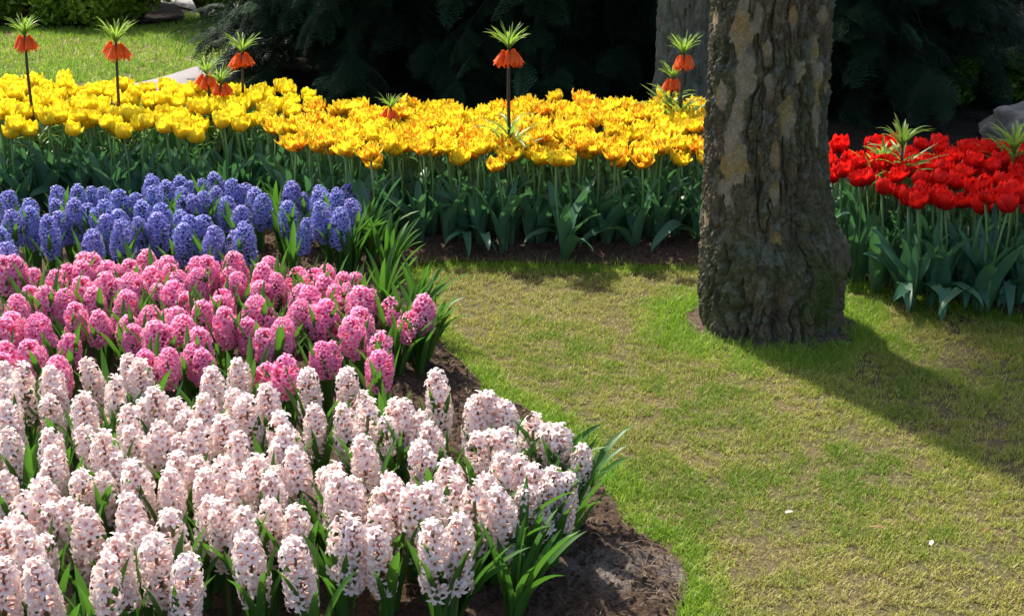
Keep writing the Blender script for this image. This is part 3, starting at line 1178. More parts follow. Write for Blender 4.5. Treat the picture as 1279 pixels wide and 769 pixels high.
import bmesh
p = aty(1262, 165, 7.0)
bm = bmesh.new()
bmesh.ops.create_icosphere(bm, subdivisions=6, radius=1.0)
co = np.array([v.co[:] for v in bm.verts])
nrm = co.copy()
blk = co / np.max(np.abs(co), axis=1)[:, None] ** 0.45
blk *= np.array([0.40, 0.26, 0.25])
blk[:, 2] += 0.02
d1, d2, _ = worley(co * 1.7 + 3, 8)
blk *= (1 + 0.30 * (d1 - 0.5) + 0.16 * fbm(co * 1.6, 3, 2) + 0.07 * fbm(co * 6, 5, 3))[:, None]
for v, c in zip(bm.verts, blk):
    v.co = c
me = bpy.data.meshes.new('boulder')
bm.to_mesh(me)
bm.free()
me.materials.append(M['stone'])
me.polygons.foreach_set('use_smooth', [True] * len(me.polygons))
me.transform(Matrix.Diagonal((1.0, 1.0, 0.85, 1.0)))
bo = link('boulder', me, None, (2.74, 7.15, -0.07), (0.05, 0.1, 0.5))
tag(bo, 'large rough grey boulder lying behind the red tulips', 'boulder')


# ------------------------------------------------------------------ hyacinths
def floret_mb(pl, pw, curl, tube_l, seed):
    """six recurved petals on a short tube, opening towards +X, origin at the tube's root"""
    rg = np.random.default_rng(seed)
    mb = MB()
    rb = rg.uniform()
    xs = np.array([0.0, tube_l * 0.5, tube_l])
    pts = np.stack([xs, 0 * xs, 0 * xs], 1)
    tube(mb, pts, [0.0022, 0.0030, 0.0040], 6, np.stack([[0.0, 0.1, 0.25], [0, 0, 0], [rb] * 3], 1))
    for k in range(6):
        a = k * math.pi / 3 + rg.uniform(-0.12, 0.12)
        n = 5
        t = np.linspace(0, 1, n)
        L = pl * rg.uniform(0.85, 1.12)
        cu = curl * rg.uniform(0.75, 1.25)
        ang = 0.55 + (1.0 + cu) * t          # angle away from the axis: opens, then rolls back
        dr, dxx = np.sin(ang) * L / (n - 1), np.cos(ang) * L / (n - 1)
        rad = 0.0035 + np.concatenate([[0], np.cumsum(dr[:-1])])
        x = tube_l + np.concatenate([[0], np.cumsum(dxx[:-1])])
        rv = np.array([0, math.cos(a), math.sin(a)])
        tv = np.array([0, -math.sin(a), math.cos(a)])
        c = np.stack([x, 0 * x, 0 * x], 1) + rad[:, None] * rv
        nv = np.cos(ang)[:, None] * (-rv) + np.sin(ang)[:, None] * np.array([1.0, 0, 0])
        w = pw * np.array([0.62, 0.95, 1.0, 0.8, 0.18])
        V, Q, _ = strip(c, w, np.tile(tv, (n, 1)), nv, 0.25)
        tt = 0.3 + 0.7 * np.repeat(t, 3)
        mb.add(V, Q, None, np.stack([tt, np.tile([1, 0, 1], n), np.full(len(tt), rb)], 1))
    return mb


def bud_mb():
    mb = MB()
    x = np.array([0, 0.006, 0.013, 0.018, 0.020])
    tube(mb, np.stack([x, 0 * x, 0 * x], 1), [0.0015, 0.0035, 0.0045, 0.003, 0.0004], 6, np.stack([[0.1, 0.2, 0.4, 0.5, 0.7], [0] * 5, [0.6] * 5], 1))
    return mb


BUD = bud_mb()


def spike_mb(fl, n, z0, z1, rmax, seed, gappy=0.0, top=0.75, stem_r=0.0045, droop=0.25):
    rg = np.random.default_rng(seed)
    mb = MB()
    H = z1 - z0
    for i in range(n):
        t = (i + 0.5) / n
        z = z0 + 0.012 + (H - 0.03) * t
        a = i * 2.39996 + rg.uniform(-0.35, 0.35)
        if gappy and rg.uniform() < gappy:
            continue
        # outward reach narrows towards the tip
        q = abs((t - 0.40) / (0.60 if t > 0.40 else 0.75))
        rr = (rmax + 0.0035 * math.sin(a * 1.0 + 2.0 * seed) * math.sin(6 * t + seed)) * (1 - 0.36 * q ** 3.2) * rg.uniform(0.86, 1.10)
        el = -droop + (0.20 + droop) * t + 1.15 * max(0, t - 0.78) / 0.22 + rg.uniform(-0.15, 0.15)
        sc = rg.uniform(0.88, 1.12) * (1 - 0.12 * t)
        f = fl[rg.integers(0, len(fl))]
        tl = 0.018 * sc
        off = max(0.0, rr - tl - 0.007)
        p = (math.cos(a) * off * math.cos(el), math.sin(a) * off * math.cos(el), z + off * math.sin(el) * 0.6)
        if t > 0.95 and rg.uniform() < 0.5:
            f = BUD
        mb.merge(f, mat4(p, (rg.uniform(0, 6.28), 0, 0)) if False else mat4(p, Euler((0, -el, a)), (sc,) * 3) @ mat4((0, 0, 0), (rg.uniform(0, 1.05), rg.uniform(-0.2, 0.2), rg.uniform(-0.2, 0.2))))
    return mb


HY = {}
spec = {'pale': dict(pl=0.0190, pw=0.0086, curl=1.0, n=44, z0=0.128, z1=0.285, r=0.0300, mat='pale'),
        'pink': dict(pl=0.0155, pw=0.0074, curl=1.3, n=68, z0=0.145, z1=0.250, r=0.036, mat='pink'),
        'blue': dict(pl=0.0145, pw=0.0064, curl=1.1, n=76, z0=0.120, z1=0.258, r=0.036, mat='blue')}
for key, s in spec.items():
    fl = [floret_mb(s['pl'], s['pw'], s['curl'], 0.018, 50 + i) for i in range(5)]
    HY[key] = {'full': [spike_mb(fl, s['n'], s['z0'], s['z1'], s['r'], 60 + i).mesh('flower_spike', M[s['mat']]) for i in range(7)],
               'gappy': [spike_mb(fl, int(s['n'] * 0.8), s['z0'], s['z1'], s['r'], 80 + i, gappy=0.25).mesh('flower_spike', M[s['mat']]) for i in range(3)]}
mb = MB()
tube(mb, [(0, 0, 0), (0.001, 0, 0.1), (0, 0.001, 0.2), (0, 0, 0.268)], [0.0065, 0.006, 0.005, 0.002], 8, (1, 1, 1), cap=True)
STEM_PALE = mb.mesh('stem', M['redstem'])
mb = MB()
tube(mb, [(0, 0, 0), (0.001, 0, 0.1), (0, 0.001, 0.2), (0, 0, 0.235)], [0.0065, 0.006, 0.005, 0.002], 8, (1, 1, 1), cap=True)
STEM_H = mb.mesh('stem', M['stem'])

HL = []
for i in range(10):
    HL.append(leaf_mb(0.215 + 0.014 * (i % 4), 0.027 + 0.002 * (i % 3), 0.05 + 0.05 * (i % 3), 0.18 + 0.075 * i, 1.5, 0.55, RNG.uniform(-0.5, 0.5), 8, seed=i,
                      sway=RNG.uniform(-0.10, 0.10), tip=3.0).mesh('leaf', M['hleaf']))
HLONG = []
for i in range(8):
    HLONG.append(leaf_mb(0.235 + 0.010 * i, 0.031, 0.16 + 0.06 * (i % 3), 0.55 + 0.12 * i, 1.3, 0.45, RNG.uniform(-0.7, 0.7), 10, seed=30 + i,
                         sway=RNG.uniform(-0.15, 0.15), tip=3.0).mesh('leaf', M['hleaf']))

ORD = ['first', 'second', 'third', 'fourth', 'fifth', 'sixth', 'seventh', 'eighth', 'ninth', 'tenth', 'eleventh', 'twelfth', 'thirteenth', 'fourteenth', 'fifteenth',
       'sixteenth', 'seventeenth', 'eighteenth', 'nineteenth', 'twentieth', 'twenty-first', 'twenty-second', 'twenty-third', 'twenty-fourth', 'twenty-fifth',
       'twenty-sixth', 'twenty-seventh', 'twenty-eighth', 'twenty-ninth', 'thirtieth', 'thirty-first', 'thirty-second', 'thirty-third']


def rowed(P, band):
    """P: world positions. Gives (row from the front, place in its row counted from high x)."""
    idx = sorted(range(len(P)), key=lambda i: P[i][1])
    out = {}
    y0 = P[idx[0]][1]
    rows = {}
    for i in idx:
        rows.setdefault(int((P[i][1] - y0) / band), []).append(i)
    for r, k in enumerate(sorted(rows)):
        for c, i in enumerate(sorted(rows[k], key=lambda i: -P[i][0])):
            out[i] = (r, c)
    return out


def hyacinth(kind, x, y, hs, gappy, label, group, edge_dir=None, flower=True, lean=None, rg=random, up=1.0):
    z = 0.0
    root = empty({'pale': 'pale_pink_hyacinth', 'pink': 'pink_hyacinth', 'blue': 'blue_hyacinth'}[kind] if flower else 'flowerless_hyacinth', (x, y, z), rg.uniform(0, 6.28))
    tag(root, label, 'hyacinth', group)
    rz = root.rotation_euler.z
    if flower:
        if lean is None:
            lx, ly = rg.gauss(0, 0.06), rg.gauss(0, 0.06)
        else:
            lx, ly = lean
        rot = Euler((ly, lx, rg.uniform(0, 6.28)))
        # the lean is given in world axes: undo the plant's own turn
        rm = Matrix.Rotation(-rz, 3, 'Z') @ Euler((-ly, lx, 0)).to_matrix()
        rot = rm.to_euler()
        pool = HY[kind]['gappy' if gappy else 'full']
        st = link('stem', STEM_PALE if kind == 'pale' else STEM_H, root, None, rot, hs)
        sp = link('flower_spike', pool[rg.randrange(len(pool))], root, None, rot, hs)
        wd_ = rg.uniform(0.93, 1.10)
        sp.scale = (hs * wd_, hs * wd_ * rg.uniform(0.96, 1.06), hs)
    nl = 5 if kind != 'pink' else 6
    for k in range(nl):
        a = k * 6.283 / nl + rg.uniform(-0.4, 0.4)
        me = HL[rg.randrange(len(HL))]
        ls = rg.uniform(0.82, 1.08) * up
        link('leaf', me, root, (0.006 * math.cos(a), 0.006 * math.sin(a), -0.005), (0, 0, a), ls)
    if edge_dir is not None:
        for k in range((2 if kind == 'pale' else 3) if flower else 6):
            a = edge_dir + rg.uniform(-0.9, 0.9) - rz
            link('leaf', HLONG[rg.randrange(len(HLONG))], root, (0.01 * math.cos(a), 0.01 * math.sin(a), -0.004), (0, 0, a), rg.uniform(0.8, 1.12))
    return root


# flower heads as they stand in the bed, given by the top of each head
PALE = """6,454 27,457g 64,460 108,448 160,443 173,452 143,473g 6,477 60,494 68,484 102,494 8,503 193,486 180,500 220,500 162,508 231,513 200,525 247,527 10,536 62,537 104,532
127,542 163,534 190,544 66,559 63,577 148,568 100,588 222,569 247,573 3,592 298,450 265,462 384,459 433,460 333,482 292,485 306,494 452,487g 460,500g 350,517g 393,505 429,507
279,520 299,541 356,532 352,548 368,561 454,548 481,523g 495,500 279,571 318,573 416,581 487,590 345,584 546,465s 506,502 527,513 536,530 523,550 597,494 612,491 631,500 596,542g
614,540g 633,538 666,519g 684,530 700,532 729,556 536,568g 560,577 629,570 650,572 667,584 692,587 608,592 53,598 167,580 213,590 29,618g 64,633 108,634 160,616 211,638g
18,643 176,655 4,657 29,660 55,668 44,701 143,673 132,698g 235,692 191,670 257,590 295,596g 338,594 406,587 423,595 441,600 263,622 276,628 307,637 338,624 371,635 307,664
364,672 428,644g 443,650 476,611 472,633 470,662 492,602 515,607 537,609 540,655 575,646 566,600g 592,604g 621,611 656,607 680,602 710,590 4,700 85,625 130,590 256,494 225,545"""
PINK = """3,320 17,320 9,334 42,335 102,315 116,317 103,327 84,331 70,336 162,324 134,326 184,312 199,325 144,331 189,334 131,341 161,341 101,345 147,349 173,350 196,354 37,357
55,358 78,361 116,360 156,362 20,368 94,378 186,382 147,379 123,389 160,393 14,390 41,390 4,397 165,405 192,402 208,320 213,329 258,319 246,321 290,314 336,320 328,330 247,334
285,334g 222,336 295,339 245,341 344,341 327,347 217,352 372,332g 393,334g 375,355 385,357 278,360g 230,366g 275,370 317,370 375,373 253,377 334,383 394,380 220,384 209,386
281,384 308,398 352,397 328,409 228,394 247,409 203,405 406,331 405,345 428,340 444,341 432,353 417,356 450,358 461,361 416,369 408,375 450,384 439,396 488,372g 530,369 515,386g
35,424 85,418 6,427 72,444 2,441 180,437 212,433 242,429 252,437 357,446g 402,427 473,439 334,452g 475,415g 415,428g"""
BLUE = """11,236 36,248 69,232 13,263 38,259 43,268 69,247 98,231 114,233 128,234 94,249 109,253 130,250 120,258 148,236 169,240 189,219 190,232 208,226 225,220 227,234 229,246
200,253 177,251 73,264 98,263 60,270 131,268 147,262 150,274 172,271 196,266 225,263 229,279 2,285 8,304 116,287 238,226 252,223 267,215 288,221 305,229 320,235 271,234 254,238
240,243 284,244 301,257 329,241 305,279 254,268 267,283 236,268 365,227 359,251 378,240 399,233 399,252 421,236 406,240 433,226 452,232 425,260 438,249 384,269 292,289g"""


def parse(s):
    out = []
    for w in s.split():
        g = w[-1] if w[-1] in 'gs' else ''
        w = w.rstrip('gs')
        u, v = w.split(',')
        out.append((float(u), float(v), g))
    return out


def plant_bed(kind, txt, ztop, band, word, group, seed, up):
    rg = random.Random(seed)
    items = []
    for u, v, g in parse(txt):
        hs = rg.uniform(0.90, 1.08) * (1.16 if g == 's' else 1.0)
        # an oblique view sees the near flank of the rounded top: aim slightly behind it
        p = at(u, v + 2, ztop * hs)
        items.append((p.x, p.y, hs, g))
    order = rowed([(a, b) for a, b, _, _ in items], band)
    for i, (x, y, hs, g) in enumerate(items):
        r, c = order[i]
        adj = 'loose ' if g == 'g' else ('tall ' if g == 's' else '')
        label = f'{adj}{word} hyacinth, {ORD[c]} in from the lawn in the {ORD[r]} row from the front'
        de = float(dist_poly(np.array([x]), np.array([y]), EDGE, closed=False)[0])
        ed = None
        if de < 0.24:
            # leaves spill over towards the lawn
            dd = np.hypot(EDGE[:, 0] - x, EDGE[:, 1] - y)
            e = EDGE[int(np.argmin(dd))]
            ed = math.atan2(e[1] - y, e[0] - x)
        # keep the feet on the soil
        lean = (rg.gauss(0, 0.085), rg.gauss(0, 0.07))
        fx, fy = x - math.sin(lean[0]) * ztop * hs, y - math.sin(lean[1]) * ztop * hs
        hyacinth(kind, fx, fy, hs, g == 'g', label, group, ed, True, lean, rg, up)


plant_bed('pale', PALE, 0.275, 0.115, 'pale pink', 'pale pink hyacinths in the near bed', 1, 1.10)
plant_bed('pink', PINK, 0.245, 0.115, 'deep pink', 'deep pink hyacinths in the middle bed', 2, 1.10)
plant_bed('blue', BLUE, 0.250, 0.115, 'violet blue', 'violet blue hyacinths in front of the yellow tulips', 3, 1.06)

# leafy hyacinths with no flower along the lawn edge of the beds
rgl = random.Random(9)
for i, (u, v, lab) in enumerate([(438, 352, 'flowerless tuft of green leaves where the blue bed meets the pink bed at the lawn'),
                                 (462, 338, 'flowerless tuft of long hyacinth leaves spilling to the lawn beside the blue bed'),
                                 (455, 318, 'flowerless tuft of upright hyacinth leaves between the blue bed and streaked tulips'),
                                 (484, 356, 'flowerless tuft of hyacinth leaves lying out on the lawn past the blue bed'),
                                 (505, 440, 'flowerless tuft of long leaves behind the outermost deep pink hyacinth'),
                                 (530, 462, 'flowerless tuft of long leaves spilling over soil past the deep pink hyacinths'),
                                 (522, 418, 'flowerless tuft of long leaves reaching over the lawn beside the outermost pink heads'),
                                 (512, 462, 'flowerless tuft of leaves just above the bare soil notch between pink and pale beds'),
                                 (478, 398, 'flowerless tuft of leaves between the blue bed and the deep pink hyacinths'),
                                 (640, 665, 'flowerless tuft of leaves among the pale hyacinths near the bare soil tip'),
                                 (700, 700, 'flowerless tuft of strap leaves leaning over the bare soil tip'),
                                 (560, 800, 'flowerless tuft of strap leaves at the front edge of the pale bed'),
                                 (612, 742, 'flowerless tuft of broad leaves between the two frontmost pale heads and bare soil'),
                                 (640, 790, 'flowerless tuft of dark strap leaves beside the bare soil at the front'),
                                 (347, 300, 'flowerless tuft of upright leaves in the gap of the blue bed'),
                                 (352, 322, 'flowerless tuft of upright leaves at the front of the blue bed gap'),
                                 (372, 338, 'flowerless tuft of leaves between violet blue and deep pink hyacinths')]):
    p = at(u, v)
    ex = 0.35 if v < 500 else -0.1
    hyacinth('pink', p.x, p.y, 1, False, lab, 'flowerless hyacinth tufts along the beds', ex if u > 400 else None, False, None, rgl, 1.08)


# ------------------------------------------------------------------ tulips
def petal_grid(L, W, a_base, a_tip, r0, az, seed, pointy=1.6, ruffle=0.003, nt_=7, ns=5):
    rg = np.random.default_rng(seed)
    t = np.linspace(0, 1, nt_)
    a = a_base + (a_tip - a_base) * t ** 0.9        # angle from vertical, outward positive
    dr, dz = np.sin(a) * L / (nt_ - 1), np.cos(a) * L / (nt_ - 1)
    r = r0 + np.concatenate([[0], np.cumsum(dr[:-1])])
    z = np.concatenate([[0], np.cumsum(dz[:-1])])
    w = W * (np.sin(np.pi * np.clip(0.14 + 0.80 * t, 0, 1)) ** 0.75)
    w[-1] *= 1.5 / pointy
    V, C = [], []
    b = rg.uniform()
    ph = rg.uniform(0, 6.28)
    for i in range(nt_):
        for j in range(ns):
            s = j / (ns - 1) * 2 - 1
            y = s * w[i] / 2
            # cupped: rim curls towards the axis
            rr = r[i] - 0.42 * abs(s) ** 2 * w[i] * 0.55
            zz = z[i] - (0.10 * L * abs(s) ** 2 * (t[i] > 0.8)) + ruffle * math.sin(ph + s * 5 + i) * t[i]
            rr += ruffle * math.sin(ph * 2 + s * 6 + 1.7 * i) * t[i]
            V.append((rr, y, zz))
            C.append((t[i], abs(s), b))
    V = np.array(V)
    ca, sa = math.cos(az), math.sin(az)
    V = np.stack([V[:, 0] * ca - V[:, 1] * sa, V[:, 0] * sa + V[:, 1] * ca, V[:, 2]], 1)
    Q = [(i * ns + j, i * ns + j + 1, (i + 1) * ns + j + 1, (i + 1) * ns + j) for i in range(nt_ - 1) for j in range(ns - 1)]
    return V, Q, C


def tulip_head(style, seed):
    rg = np.random.default_rng(seed)
    mb = MB()
    if style == 'closed':
        whorls = [(5, 0.064, 0.056, 1.15, -0.42, 0.004), (5, 0.062, 0.050, 0.95, -0.45, 0.003), (4, 0.056, 0.042, 0.6, -0.3, 0.002)]
    elif style == 'double':
        whorls = [(5, 0.062, 0.052, 1.25, -0.12, 0.004), (6, 0.061, 0.046, 1.0, -0.30, 0.003), (5, 0.058, 0.040, 0.65, -0.25, 0.002), (4, 0.054, 0.034, 0.35, -0.15, 0.001)]
    else:
        whorls = [(5, 0.064, 0.054, 1.25, 0.02, 0.004), (5, 0.063, 0.048, 1.0, -0.25, 0.003), (5, 0.056, 0.040, 0.6, -0.25, 0.002)]
    k = 0
    for wi, (n, L, W, a0, a1, r0) in enumerate(whorls):
        for i in range(n):
            az = (i + 0.5 * (wi % 2)) * 2 * math.pi / n + rg.uniform(-0.2, 0.2)
            V, Q, C = petal_grid(L * rg.uniform(0.9, 1.1), W * rg.uniform(0.85, 1.15), a0 + rg.uniform(-0.1, 0.15), a1 + rg.uniform(-0.25, 0.25), r0, az, seed * 50 + k,
                                 pointy=1.8 if style != 'closed' else 1.4, ruffle=0.0035 if style != 'closed' else 0.002)
            V = V + np.array([0, 0, -0.001 * wi])
            mb.add(V, Q, None, C)
            k += 1
    return mb


TUL = {'yellow': [tulip_head('closed', 10 + i).mesh('flower', M['ytul']) for i in range(6)],
       'streaked': [tulip_head('double' if i % 2 else 'open', 30 + i).mesh('flower', M['stul']) for i in range(7)],
       'red': [tulip_head('closed' if i % 3 else 'open', 50 + i).mesh('flower', M['rtul']) for i in range(6)]}
TL = []
for i in range(12):
    TL.append(leaf_mb(0.24 + 0.016 * (i % 5), 0.052 + 0.005 * (i % 4), 0.04 + 0.05 * (i % 4), 0.40 + 0.11 * i, 1.6, 0.45, RNG.uniform(-0.8, 0.8), 10, base=0.45,
                      wave=0.0025, seed=100 + i, tip=1.8, sway=RNG.uniform(-0.15, 0.15)).mesh('leaf', M['tleaf']))
TFLOP = []
for i in range(6):
    TFLOP.append(leaf_mb(0.27 + 0.01 * i, 0.058, 0.25, 2.2 + 0.14 * i, 1.0, 0.30, RNG.uniform(-0.8, 0.8), 12, base=0.5, wave=0.003, seed=130 + i, tip=2.0).mesh('leaf', M['tleaf']))
STEM_T = []
for i in range(4):
    a = RNG.uniform(0, 6.28)
    b = 0.012
    mb = MB()
    tube(mb, [(0, 0, 0), (b * math.cos(a), b * math.sin(a), 0.12), (b * math.cos(a), b * math.sin(a), 0.24), (0, 0, 0.345)], [0.0045, 0.004, 0.0035, 0.004], 7, (1, 1, 1), cap=True)
    STEM_T.append(mb.mesh('stem', M['stem']))
TZ = 0.345          # height of the flower's base


def tulip(kind, x, y, hs, label, group, front, rg, small=1.0):
    root = empty({'yellow': 'yellow_tulip', 'streaked': 'streaked_tulip', 'red': 'red_tulip'}[kind], (x, y, 0.0), rg.uniform(0, 6.28))
    tag(root, label, 'tulip', group)
    rz = root.rotation_euler.z
    lx, ly = rg.gauss(0, 0.05), rg.gauss(-0.03 if front else 0, 0.06)
    rm = Matrix.Rotation(-rz, 3, 'Z') @ Euler((-ly, lx, 0)).to_matrix()
    rot = rm.to_euler()
    st = link('stem', STEM_T[rg.randrange(4)], root, None, rot, hs)
    pos = rm @ Vector((0, 0, TZ * hs - 0.002))
    nod = Matrix.Rotation(-rz, 3, 'Z') @ Euler((rg.uniform(-0.25, 0.35), rg.uniform(-0.25, 0.25), rg.uniform(0, 6.28))).to_matrix()
    pool = TUL[kind]
    link('flower', pool[rg.randrange(len(pool))], root, pos, nod.to_euler(), rg.uniform(0.98, 1.26) * (0.90 if kind == 'red' else 1.0))
    nl = 5 if front else 3
    for k in range(nl):
        a = k * 6.283 / nl + rg.uniform(-0.6, 0.6)
        link('leaf', TL[rg.randrange(len(TL))], root, (0.005 * math.cos(a), 0.005 * math.sin(a), -0.004), (0, 0, a), rg.uniform(0.85, 1.12) * hs)
    if front and rg.uniform(0, 1) < 0.75:
        a = -math.pi / 2 + rg.uniform(-1.0, 1.0) - rz
        link('leaf', TFLOP[rg.randrange(len(TFLOP))], root, (0.004 * math.cos(a), 0.004 * math.sin(a), -0.003), (0, 0, a), rg.uniform(0.8, 1.05))
    return root


def scatter(front, back, dx, dy, seed, xr, jit=0.32):
    """staggered rows between a front line and a back line, both functions of x"""
    rg = random.Random(seed)
    out = []
    x0, x1 = xr
    k = 0
    for col in range(int((x1 - x0) / dx) + 1):
        x = x0 + col * dx
        yf, yb = front(x), back(x)
        y = yf + (0.5 * dy if col % 2 else 0)
        while y <= yb:
            out.append((x + rg.uniform(-jit, jit) * dx, y + rg.uniform(-jit, jit) * dy))
            y += dy
    return out


def lerp(x, pts):
    return float(np.interp(x, [p[0] for p in pts], [p[1] for p in pts]))


def px_line(pxs, z):
    L = [at(u, v, z) for u, v in pxs]
    L.sort(key=lambda p: p.x)
    return [(p.x, p.y) for p in L]


HZ = 0.375
yf = px_line([(-10, 158), (60, 155), (150, 158), (240, 160), (330, 152), (345, 140), (395, 122)], HZ)
yb = px_line([(-10, 103), (50, 101), (120, 105), (200, 103), (300, 106), (350, 110), (400, 117)], HZ)
sf = px_line([(345, 165), (370, 182), (430, 188), (500, 186), (600, 192), (700, 192), (800, 193), (880, 190), (905, 190)], HZ)
sb = px_line([(345, 160), (370, 148), (400, 135), (440, 130), (500, 132), (575, 137), (640, 128), (740, 127), (830, 126), (905, 130)], HZ)
rf = px_line([(1005, 212), (1060, 225), (1130, 236), (1180, 250), (1290, 250)], HZ)
rb = px_line([(1005, 186), (1040, 183), (1100, 180), (1180, 178), (1290, 176)], HZ)


def tulip_bed(kind, pts, word, ref, group, band, seed, extra=()):
    rg = random.Random(seed)
    order = rowed(pts, band)
    n_in = {}
    for i in order:
        n_in[order[i][0]] = n_in.get(order[i][0], 0) + 1
    for i, (x, y) in enumerate(pts):
        r, c = order[i]
        if kind == 'red':
            c = n_in[r] - 1 - c
        label = f'{word} tulip, {ORD[c]} from the {ref} in the {ORD[r]} row from the front'
        tulip(kind, x, y, rg.uniform(0.91, 1.10), label, group, r < 2, rg)


def vis(pts):
    out = []
    for x, y in pts:
        dep = y * math.cos(PITCH) + (CAM_H - HZ) * math.sin(PITCH)
        u = 639.5 + F_PX * x / dep
        if -18 < u < 1420 and not (905 < u < 1008):
            out.append((x, y))
    return out


pts = vis(scatter(lambda x: lerp(x, yf), lambda x: lerp(x, yb), 0.058, 0.125, 1, (-2.35, -0.80)))
tulip_bed('yellow', pts, 'plain yellow', 'streaked tulips', 'plain yellow tulips in the far bed', 0.105, 21)
pts = vis(scatter(lambda x: lerp(x, sf), lambda x: lerp(x, sb), 0.058, 0.112, 2, (-0.93, 0.86)))
for u, v in ((458, 206), (628, 203), (707, 209), (598, 196)):
    p = at(u, v, HZ - 0.02)
    pts.append((p.x, p.y))
tulip_bed('streaked', pts, 'red-streaked yellow', 'thick trunk', 'streaked tulips in the middle bed', 0.105, 22)
pts = vis(scatter(lambda x: lerp(x, rf), lambda x: lerp(x, rb), 0.054, 0.100, 3, (1.03, 2.45)))
for u, v in ((1150, 258), (1135, 250), (1245, 262)):
    p = at(u, v, HZ - 0.02)
    pts.append((p.x, p.y))
tulip_bed('red', pts, 'bright red', 'thick trunk', 'red tulips behind the lawn', 0.105, 23)


# ------------------------------------------------------------------ crown imperials
def bell_mb(seed):
    mb = MB()
    for k in range(6):
        a = k * math.pi / 3
        V, Q, C = petal_grid(0.056, 0.019, 0.42, 0.16, 0.003, a, seed + k, pointy=1.5, ruffle=0.001, nt_=6, ns=3)
        V[:, 2] *= -1
        mb.add(V, Q, None, C)
    for k in range(3):
        a = k * 2.1
        tube(mb, [(0, 0, -0.01), (0.004 * math.cos(a), 0.004 * math.sin(a), -0.058)], [0.001, 0.0016], 4)
    return mb


BELL = bell_mb(5).mesh('flower_bell', M['bell'])


def tuft(n, L, W, a0, a1, seed, z=0.0, zr=0.0, name='leaf_tuft'):
    rg = np.random.default_rng(seed)
    mb = MB()
    for k in range(n):
        f = k / max(1, n - 1)
        l = leaf_mb(L * rg.uniform(0.75, 1.15), W * rg.uniform(0.8, 1.2), a0 * rg.uniform(0.5, 1.2) + 0.05, a1 * rg.uniform(0.55, 1.35), 1.2, 0.4, rg.uniform(-0.6, 0.6), 7, seed=seed + k,
                    tip=2.0, sway=rg.uniform(-0.15, 0.15))
        mb.merge(l, mat4((0, 0, z + zr * f), (0, 0, k * 2.39996)))
    return mb.mesh(name, M['cileaf'])


TUFTS = [tuft(36, 0.105, 0.0085, 0.50, 1.35, 200 + 40 * i) for i in range(3)]
TUFTG = [tuft(18, 0.105, 0.013, 0.5, 1.5, 400 + 40 * i) for i in range(2)]
WHORL = [tuft(30, 0.17, 0.016, 0.8, 1.75, 600 + 50 * i, 0.0, 0.14, 'leaf_whorl') for i in range(2)]


def imperial(u, vtop, y, bells, sc, whorl, label, seed, lean=0.0):
    rg = random.Random(seed)
    top = aty(u, vtop, y)
    th = 0.095 * sc
    hz = top.z - th
    root = empty('crown_imperial', (top.x - lean, y, 0), 0)
    tag(root, label, 'crown imperial', 'crown imperials rising from the tulips')
    mb = MB()
    q = np.linspace(0, 1, 8)
    P = np.stack([lean * q ** 1.5 + 0.006 * np.sin(q * 5 + seed), 0.004 * np.cos(q * 4 + seed), hz * q], 1)
    tube(mb, P, np.linspace(0.0085, 0.0055, 8), 8, (1, 1, 1), cap=True)
    mb.build('stem', M['darkstem'], root)
    tp = P[-1]
    tf = (TUFTS if bells else TUFTG)[seed % 2]
    link('leaf_tuft', tf, root, (tp[0], tp[1], tp[2] - 0.005), (0, rg.uniform(-0.1, 0.1), rg.uniform(0, 6.28)), sc)
    for k in range(bells):
        a = k * 6.283 / bells + rg.uniform(-0.15, 0.15)
        link('flower_bell', BELL, root, (tp[0] + 0.020 * sc * math.cos(a), tp[1] + 0.020 * sc * math.sin(a), tp[2] + rg.uniform(-0.010, 0.004)),
             Euler((0, -rg.uniform(0.10, 0.50), a)), sc * rg.uniform(0.9, 1.1))
    if whorl:
        link('leaf_whorl', WHORL[seed % 2], root, (0, 0, whorl), (0, 0, rg.uniform(0, 6)), 1.0)


imperial(28, 14, 5.9, 6, 1.05, 0.15, 'orange crown imperial at the outer end of the yellow bed, before the far lawn', 1)
imperial(140, 19, 6.0, 7, 1.2, 0.15, 'orange crown imperial with curling leaf tuft standing alone before the middle of the far lawn', 2)
imperial(298, 36, 6.4, 6, 1.15, 0.15, 'tallest orange crown imperial of the trio beside the path', 3)
imperial(256, 66, 6.2, 6, 1.0, 0.15, 'short orange crown imperial of the path trio, on the side of the far lawn', 4)
imperial(275, 78, 6.1, 6, 0.95, 0.15, 'shortest orange crown imperial of the path trio, between its two companions', 5)
imperial(489, 114, 5.75, 4, 0.75, 0.12, 'small crown imperial barely topping the streaked tulips near the blue bed', 6)
imperial(637, 25, 5.32, 7, 1.12, 0.30, 'tall orange crown imperial with green leaf whorl rising from the streaked tulips', 7)
imperial(855, 38, 5.9, 6, 1.08, 0.26, 'taller orange crown imperial of the pair close beside the thick trunk', 8)
imperial(839, 72, 6.0, 7, 0.95, 0.28, 'shorter orange crown imperial of the pair close beside the thick trunk', 9)
imperial(1103, 170, 5.05, 0, 0.95, 0.20, 'low green crown imperial without bells among the red tulips, close to the thick trunk', 10)
imperial(1131, 142, 4.95, 0, 1.25, 0.27, 'taller green crown imperial without bells among the red tulips, pale spreading leaves', 11)
imperial(1272, 150, 5.1, 0, 1.2, 0.30, 'green crown imperial without bells in front of the grey boulder', 12)


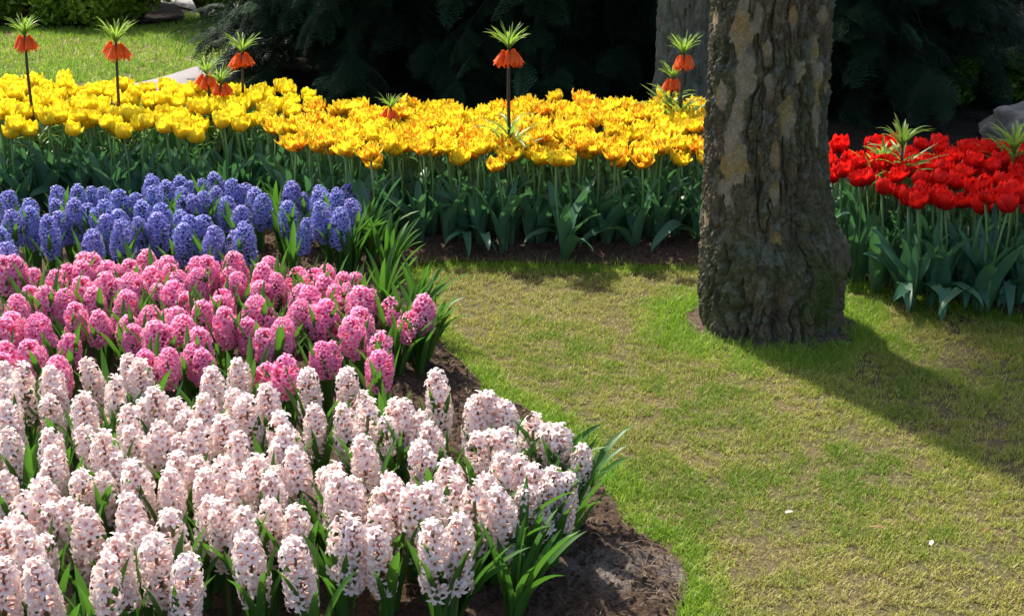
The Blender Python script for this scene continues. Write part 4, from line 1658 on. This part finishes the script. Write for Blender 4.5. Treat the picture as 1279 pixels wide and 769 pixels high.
# ------------------------------------------------------------------ small litter on the lawn and soil
def bit(name, u, v, L, W, rz, matn, label, cat, bend=1.2, group=None):
    p = at(u, v, 0.012)
    mb = leaf_mb(L, W, 1.35, 1.35 + bend * 0.3, 1.0, 0.35, 0.3, 6, seed=int(u))
    o = mb.build(name, M[matn])
    o.location = (p.x, p.y, 0.014)
    o.rotation_euler = (0, 0, rz)
    tag(o, label, cat, group)


bit('fallen_petal', 981, 641, 0.020, 0.010, 0.3, 'white_petal', 'white fallen petal lying on the middle of the lawn', 'petal', group='petals fallen on the lawn')
bit('fallen_petal', 1162, 681, 0.022, 0.011, 1.1, 'white_petal', 'white fallen petal lying on the lawn beside the brown dry leaf', 'petal', group='petals fallen on the lawn')
bit('dry_leaf', 1086, 658, 0.040, 0.007, -0.3, 'dry_leaf', 'narrow reddish brown dry leaf lying on the lawn', 'leaf')
bit('dry_leaf', 1228, 664, 0.026, 0.005, 0.7, 'dry_leaf', 'tiny brown dry leaf lying on the lawn past the petals', 'leaf')

# straw and root fibres on the bare soil
rg = np.random.default_rng(77)
mb = MB()
cnt = 0
while cnt < 900:
    i = rg.integers(0, len(EDGE) - 1)
    p = EDGE[i] + (EDGE[i + 1] - EDGE[i]) * rg.uniform() + rg.normal(0, 0.10, 2)
    if not inside(np.array([p[0]]), np.array([p[1]]), POLY)[0]:
        continue
    h = float(soil_height(np.array([p[0]]), np.array([p[1]]))[0][0])
    a = rg.uniform(0, 6.28)
    L = rg.uniform(0.01, 0.045)
    d = np.array([math.cos(a), math.sin(a), rg.uniform(-0.05, 0.15)]) * L
    b = np.array([p[0], p[1], h + 0.003])
    sdv = np.array([-math.sin(a), math.cos(a), 0]) * 0.0009
    k = rg.uniform(0.5, 1.2)
    mb.add([b - sdv, b + sdv, b + d * 0.5 + sdv + (0, 0, 0.003), b + d * 0.5 - sdv + (0, 0, 0.003), b + d], [(0, 1, 2, 3)], [(3, 2, 4)], np.array([0.24, 0.17, 0.10]) * k)
    cnt += 1
tag(mb.build('mulch_fibres', M['grass'], smooth=False), 'thin dry straw fibres littering the bare bed soil', 'mulch', kind='stuff')
